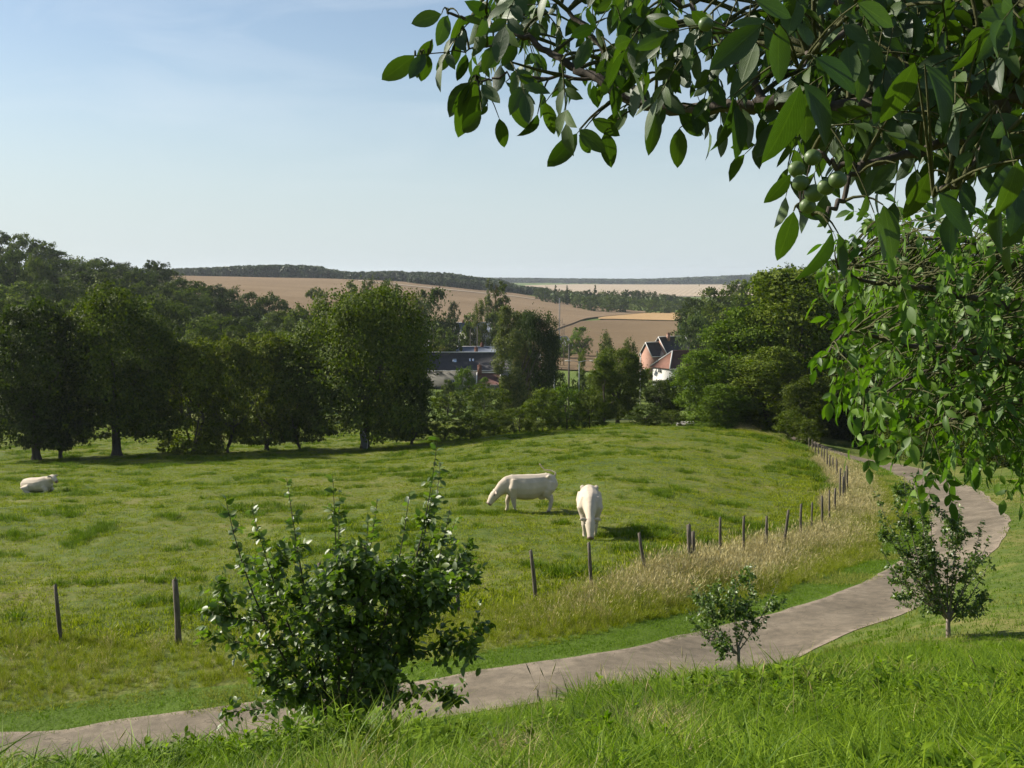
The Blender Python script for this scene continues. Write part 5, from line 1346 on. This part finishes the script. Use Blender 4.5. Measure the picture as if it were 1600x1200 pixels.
fruit_tree('apple_tree', 'larger young fruit tree with upright sparse leafy shoots beside the bend of the lane', 'tree', (1482, 992), 17.4,
    [(1365,766),(1372,800),(1395,768),(1412,740),(1425,735),(1432,760),(1440,790),(1455,800),(1494,768),(1500,790),(1505,830),(1535,812),(1548,838),(1550,870),(1545,935),(1375,850),(1385,880),(1405,830),(1412,870),(1430,850),(1395,905),(1420,930),(1400,950),(1460,860),(1480,880),(1510,900),(1525,880),(1470,920),(1530,940),(1445,930),(1450,900),(1470,840),(1420,810),(1490,810),(1440,962),(1522,956),(1400,932),(1462,955),(1502,960),(1540,925)],
    .42, .035, .068, 110, M_apple, M_bark_pale, 8, depth=.7, twig=.22, n_twig=10, inner=26, n_main=20, stem_from=.55, dense_py=830)

# ---------------------------------------------------------------- walnut trees
M_nut = simple_mat('green_walnut_husk', (0.075, 0.12, 0.03), 0.45, 0.25, 20.0, 0.2)
def in_poly(x, y, poly):
    c = False; n = len(poly)
    for i in range(n):
        (x1, y1), (x2, y2) = poly[i], poly[(i+1) % n]
        if (y1 > y) != (y2 > y) and x < (x2 - x1) * (y - y1) / (y2 - y1) + x1: c = not c
    return c
def walnut(name, label, trunk_xy, limbs, targets, nuts, leaf, seed, explicit=(), rach=.26, mat=None, lmb_r=.03, bright=1.0):
    r = np.random.default_rng(seed); mat = mat or M_walnut
    b = on_ground(*trunk_xy); t = thing(name, label, 'tree', b); B = np.array(b)
    hub = np.array([0, 0, 1.9]); wood = MB()
    wood.tube([(0, 0, -.3), (0, 0, 0), (.03, .02, 1.0), hub, hub + (0.1, 0, 1.2)], [.30, .24, .19, .17, .12], 12)
    wood.build('trunk', M_bark, t, True)
    sk = []; br = MB()
    for L in limbs:
        pts = [np.array(P(*p)) - B for p in L['pts']]
        if L.get('root'): pts = [hub + np.array([0, 0, L.get('up', .3)])] + pts
        q = np.array(pts); pp = np.vstack([2*q[0]-q[1], q, 2*q[-1]-q[-2]]); path = []
        for i in range(1, len(pp) - 2):
            for s in np.linspace(0, 1, 8, endpoint=False):
                A_, B_, C_, D_ = pp[i-1], pp[i], pp[i+1], pp[i+2]
                path.append(.5 * (2*B_ + (C_-A_)*s + (2*A_-5*B_+4*C_-D_)*s*s + (3*B_-A_-3*C_+D_)*s**3))
        path.append(q[-1]); path = np.array(path) + r.normal(0, .006, (len(path), 3))
        br.tube(path, np.linspace(L['r'], L.get('r1', .006), len(path)), 8, cap=False); sk.append(path)
    sk = np.vstack(sk)
    pos, ax, nr, sz = [], [], [], []
    tw = MB()
    for (px, py, dd) in targets:
        e = np.array(P(px, py, dd)) - B
        i = np.argmin(((sk - e) ** 2).sum(1) + r.uniform(0, .02, len(sk))); s0 = sk[i]
        L = np.linalg.norm(e - s0)
        path = bez(s0, (s0 + e) / 2 + np.array([0, 0, .12 * L]) + r.normal(0, .05 * L, 3), e, 6)
        if L > .04: tw.tube(path, np.linspace(.006 + .004 * min(L, 1), .003, 6), 5, cap=False)
        for rep in range(r.integers(1, 3)):
            # a compound leaf: a rachis with paired leaflets and one at the end
            out = unit(e - s0) if L > .05 else np.array([-1.0, 0, 0])
            dr = unit(out * .5 + r.normal(size=3) * .55 + np.array([-.25, 0, -.45]))
            rl = rach * r.uniform(.7, 1.15) * (0.72 if px < 1050 and leaf < .11 else 1)
            pr = bez(e, e + dr * rl * .55, e + dr * rl + np.array([0, 0, -rl * .35]), 7)
            tw.tube(pr, np.linspace(.0022, .0012, 7), 4, cap=False)
            T = unit(np.gradient(pr, axis=0)); pn = unit(np.cross(T[3], r.normal(size=3))); up = np.cross(T[3], pn)
            if up[2] < 0: up = -up
            npair = r.integers(2, 4)
            for k in range(npair):
                s = .35 + .55 * k / max(1, npair - 1) * .95; j = min(5, int(s * 6))
                for sd in (-1, 1):
                    if r.uniform() < .06: continue
                    pos.append(pr[j]); ax.append(unit(T[j] * .55 + pn * sd * .8 + r.normal(size=3) * .18 + np.array([0, 0, -.35]))); nr.append(unit(up + r.normal(size=3) * .35)); sz.append(leaf * r.uniform(.7, 1.1) * (.75 + .3 * k / npair))
            pos.append(pr[-1]); ax.append(unit(T[-1] + np.array([0, 0, -.3]) + r.normal(size=3) * .1)); nr.append(unit(up + r.normal(size=3) * .3)); sz.append(leaf * r.uniform(1.0, 1.25))
    for (x0, y0, x1, y1, dd, tilt) in explicit:            # prominent leaflets seen singly in the photo
        p0 = np.array(P(x0, y0, dd)) - B; p1 = np.array(P(x1, y1, dd + tilt)) - B
        pos.append(p0); ax.append(unit(p1 - p0)); sz.append(np.linalg.norm(p1 - p0)); nr.append(unit(np.array([.35 + r.normal(0, .35), -1.0, .1 + r.normal(0, .25)])))
        i = np.argmin(((sk - p0) ** 2).sum(1)); L = np.linalg.norm(sk[i] - p0)
        if L < .35: tw.tube(bez(sk[i], (sk[i] + p0) / 2 + np.array([0, 0, .03]), p0, 5), np.linspace(.004, .0015, 5), 4, cap=False)
    br.build('limb', M_bark, t, True); tw.build('twigs', bark_mat('green_twig', (0.05, 0.055, 0.02), (0.10, 0.10, 0.045), 30), t, True)
    for (px, py, dd) in nuts:
        nb = MB(); c = np.array(P(px, py, dd)) - B; R = .0155 * r.uniform(.9, 1.1)
        nb.add(*loft([tuple(c + (-R * 1.08 * math.cos(a_), 0, 0)) + (R * math.sin(a_) + .0005, R * math.sin(a_) + .0005) for a_ in np.linspace(0.05, math.pi - .05, 9)], 12))
        nb.build('walnut', M_nut, t, True)
        i = np.argmin(((sk - c) ** 2).sum(1)); e = sk[i]
        st = MB(); st.tube(bez(e, (e + c) / 2 + np.array([0, 0, .02]), c + (0, 0, R * .9), 5), .0014, 4, cap=False); st.build('stalk', M_bark, t)
    pos, ax, nr, sz = map(np.array, (pos, ax, nr, sz))
    vis = (np.array([(p + B)[0] / (p + B)[1] for p in pos]) < .50)
    key = sz / (pos[:, 1] + B[1]) * np.where(vis, 1, .1)
    if len(explicit): key[-len(explicit):] += 10
    order = np.argsort(-key); big, rest_ = order[:300], order[300:]
    var = [leaf_template(7, .44, .22, .40), leaf_template(7, .40, .45, .75), leaf_template(7, .47, .15, .15), leaf_template(7, .42, .38, -.3)]
    lm = [mesh_np('leaflet', v_[0], v_[1], mat, uv=v_[2], smooth=True) for v_ in var]
    for q, i in enumerate(big):
        o = bpy.data.objects.new('leaflet', lm[q % 4]); C.objects.link(o); o.parent = t; o.matrix_local = leaf_matrix(pos[i], ax[i], nr[i], sz[i])
    tpl = leaf_template(4, .48, .25, .4)
    o = link('foliage', scatter_mesh('foliage', tpl, pos[rest_], ax[rest_], nr[rest_], sz[rest_], mat), t); o['kind'] = 'stuff'
    return t
def spread(poly, n, mind, dfun, seed):
    r = np.random.default_rng(seed); out = []
    x0, x1 = min(p[0] for p in poly), max(p[0] for p in poly); y0, y1 = min(p[1] for p in poly), max(p[1] for p in poly)
    k = 0
    while len(out) < n and k < 60000:
        k += 1; px, py = r.uniform(x0, x1), r.uniform(y0, y1)
        if not in_poly(px, py, poly): continue
        if all((px - o[0])**2 + (py - o[1])**2 > mind * mind for o in out): out.append((px, py, dfun(px, r)))
    return out
def d_near(px, r): return np.interp(px, [600, 900, 1150, 1400, 1700], [3.5, 3.4, 2.9, 2.7, 2.6]) + r.uniform(-.45, .75)
tg = spread([(790,-60),(745,-10),(735,30),(760,85),(810,105),(870,100),(930,105),(1000,120),(1080,125),(1160,70),(1235,130),(1255,200),(1330,215),(1420,190),(1500,200),(1600,235),(1760,240),(1780,-120),(1000,-110)], 200, 21, d_near, 3)
tg += spread([(1300,-60),(1280,110),(1330,180),(1500,170),(1620,200),(1760,210),(1760,-60)], 150, 16, lambda px, r: 3.4 + r.uniform(-.3, 1.4), 13)
EXP = [(655,86,643,126,3.5,.04),(676,62,652,98,3.5,.03),(702,78,684,120,3.5,.04),(716,60,704,104,3.5,.02),(728,84,716,128,3.45,.03),(648,86,594,131,3.5,.05),(664,84,640,128,3.5,-.03),(668,84,659,130,3.5,.06),(690,22,641,37,3.5,.03),(700,24,677,75,3.5,-.04),(718,25,712,76,3.5,.05),(722,40,727,70,3.5,.02),(735,128,690,182,3.4,.04),(742,125,719,218,3.4,.06),
 (752,132,782,166,3.4,-.03),(735,130,712,180,3.4,.02),(752,172,719,216,3.35,.05),(762,165,752,180,3.4,0),(780,185,789,233,3.4,.03),(790,128,831,173,3.3,-.04),(795,164,828,205,3.3,.04),(840,178,818,226,3.3,.05),(852,160,868,212,3.3,.02),
 (902,208,855,269,3.2,.04),(905,202,946,238,3.2,-.02),(905,212,925,240,3.2,.05),(945,206,957,263,3.2,.03),(925,186,970,211,3.2,0),(962,175,945,210,3.2,.03),(1062,200,1058,264,3.0,.02),(1060,178,1100,212,3.0,.05),(1040,170,1022,205,3.0,.03),
 (1145,150,1140,240,2.6,.03),(1150,165,1163,245,2.6,-.02),(1190,38,1112,110,2.1,.05),(1218,38,1210,130,2.2,.03),(1250,132,1210,264,2.0,.04),(1256,130,1310,208,2.0,-.03),(1262,140,1255,218,2.05,.05),(1275,90,1352,138,2.1,.02),
 (1430,97,1380,196,2.1,.05),(1445,100,1508,190,2.1,-.04),(1235,272,1198,322,2.4,.02),(1240,330,1218,410,2.35,.03),(1300,362,1275,440,2.3,-.03),(1310,365,1308,432,2.3,.04),(1245,325,1290,340,2.35,.03),(1465,300,1505,372,2.2,.04),(1380,320,1400,405,2.4,-.02),
 (1590,250,1570,345,2.0,.04),(1340,5,1400,40,2.1,.02),(1180,0,1240,25,2.2,.02),(1530,60,1500,120,2.2,.03),(1400,255,1360,300,2.4,.02),(1450,270,1420,350,2.4,.05)]
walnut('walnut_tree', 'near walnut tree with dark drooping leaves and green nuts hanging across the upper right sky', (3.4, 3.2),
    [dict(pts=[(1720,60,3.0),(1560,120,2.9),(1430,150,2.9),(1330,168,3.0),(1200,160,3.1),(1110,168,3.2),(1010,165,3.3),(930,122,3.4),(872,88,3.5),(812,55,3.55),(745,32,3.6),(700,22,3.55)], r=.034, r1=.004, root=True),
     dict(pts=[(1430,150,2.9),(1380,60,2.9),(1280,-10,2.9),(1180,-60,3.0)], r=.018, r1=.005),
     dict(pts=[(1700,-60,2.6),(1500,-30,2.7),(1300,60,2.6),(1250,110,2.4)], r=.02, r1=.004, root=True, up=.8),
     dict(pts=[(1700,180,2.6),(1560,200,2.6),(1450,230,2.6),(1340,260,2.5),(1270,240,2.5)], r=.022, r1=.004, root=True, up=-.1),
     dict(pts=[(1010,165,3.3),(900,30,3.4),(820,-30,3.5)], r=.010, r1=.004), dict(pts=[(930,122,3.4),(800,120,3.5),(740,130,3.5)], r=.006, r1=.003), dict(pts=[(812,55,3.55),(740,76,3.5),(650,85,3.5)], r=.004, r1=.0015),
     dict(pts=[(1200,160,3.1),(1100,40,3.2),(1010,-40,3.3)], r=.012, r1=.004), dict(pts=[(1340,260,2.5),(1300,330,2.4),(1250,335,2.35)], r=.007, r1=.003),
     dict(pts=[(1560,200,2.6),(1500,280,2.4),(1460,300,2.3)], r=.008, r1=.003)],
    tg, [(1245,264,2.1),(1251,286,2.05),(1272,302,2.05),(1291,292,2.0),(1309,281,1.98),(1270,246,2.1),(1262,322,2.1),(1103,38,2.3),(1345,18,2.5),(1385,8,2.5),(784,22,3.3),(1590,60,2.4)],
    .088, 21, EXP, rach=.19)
def d_mid(px, r): return 8.6 + r.uniform(-.9, 1.9)
tg2 = spread([(1290,395),(1330,350),(1400,320),(1500,330),(1760,320),(1760,700),(1600,715),(1560,690),(1500,700),(1450,690),(1400,650),(1345,620),(1300,560),(1300,520),(1345,480),(1310,430)], 420, 11, d_mid, 5)
tg2 += spread([(1345,340),(1500,330),(1760,320),(1760,660),(1450,640),(1370,560),(1380,460)], 230, 13, lambda px, r: 9.6 + r.uniform(-.6, 1.6), 15)
tg2 += [(1350,665,8.6),(1440,720,8.6),(1470,725,8.5),(1380,640,8.6),(1560,725,8.5),(1500,700,8.6),(1590,700,8.5)]
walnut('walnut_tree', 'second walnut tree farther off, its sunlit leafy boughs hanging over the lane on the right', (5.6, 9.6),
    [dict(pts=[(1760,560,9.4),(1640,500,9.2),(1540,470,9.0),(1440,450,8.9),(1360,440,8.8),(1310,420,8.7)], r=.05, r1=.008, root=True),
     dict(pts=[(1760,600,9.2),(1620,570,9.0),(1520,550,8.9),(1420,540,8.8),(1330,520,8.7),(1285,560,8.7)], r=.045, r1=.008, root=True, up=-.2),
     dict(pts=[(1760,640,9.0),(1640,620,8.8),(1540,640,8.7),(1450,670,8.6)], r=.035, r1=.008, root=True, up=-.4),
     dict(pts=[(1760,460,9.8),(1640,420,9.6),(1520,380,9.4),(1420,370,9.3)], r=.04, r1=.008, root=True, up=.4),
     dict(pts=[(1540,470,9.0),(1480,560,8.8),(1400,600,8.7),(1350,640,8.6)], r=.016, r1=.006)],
    tg2, [(1424,372,8.5),(1508,430,8.3)], .125, 22, rach=.27, mat=leaf_mat('walnut_leaf_sun_tone', (0.065, 0.130, 0.018), trans=.28, rough=.5, spec=.28, vary=.38, trans_tint=(1.8, 2.2, .5)))  # farther walnut: sunlight is put into this brighter copy of the leaf colour

# seeding stalks standing up from the bank
st = MB()
r = np.random.default_rng(77)
for q in range(46):
    px = r.uniform(820, 1080) if q < 14 else r.uniform(60, 1560); d = r.uniform(8, 11.5)
    a = ray(px, 1080)[0]; b = np.array(on_ground(a * d, d)); h = r.uniform(.28, .55); lx, ly = r.normal(0, .12), r.normal(0, .08)
    p_ = bez(b, b + (lx * .3, ly * .3, h * .6), b + (lx, ly, h), 6); st.tube(p_, np.linspace(.0022, .0010, 6), 4, cap=False)
    if r.uniform() < .6:
        u = unit(p_[-1] - p_[-2]); st.tube([p_[-1] - u * .02, p_[-1] + u * .03, p_[-1] + u * .09], [.003, .006, .001], 5)
tag(st.build('seed_stalks', M_dry, None, True), 'thin dry seeding grass stalks standing above the bank', kind='stuff')

# ---------------------------------------------------------------- the air of the valley
mh = MB(); mh.box((-13500, -70, -74), (13500, 7200, 40))
hz_m, hn, hl = new_mat('valley_haze')
hv = hn.new('ShaderNodeVolumePrincipled'); hv.inputs['Color'].default_value = (0.86, 0.93, 1.0, 1); hv.inputs['Density'].default_value = 0.00008; hv.inputs['Anisotropy'].default_value = 0.3
ho = hn.new('ShaderNodeOutputMaterial'); hl.new(hv.outputs[0], ho.inputs['Volume'])
tag(mh.build('haze', hz_m), 'thin summer haze filling the valley', kind='stuff')
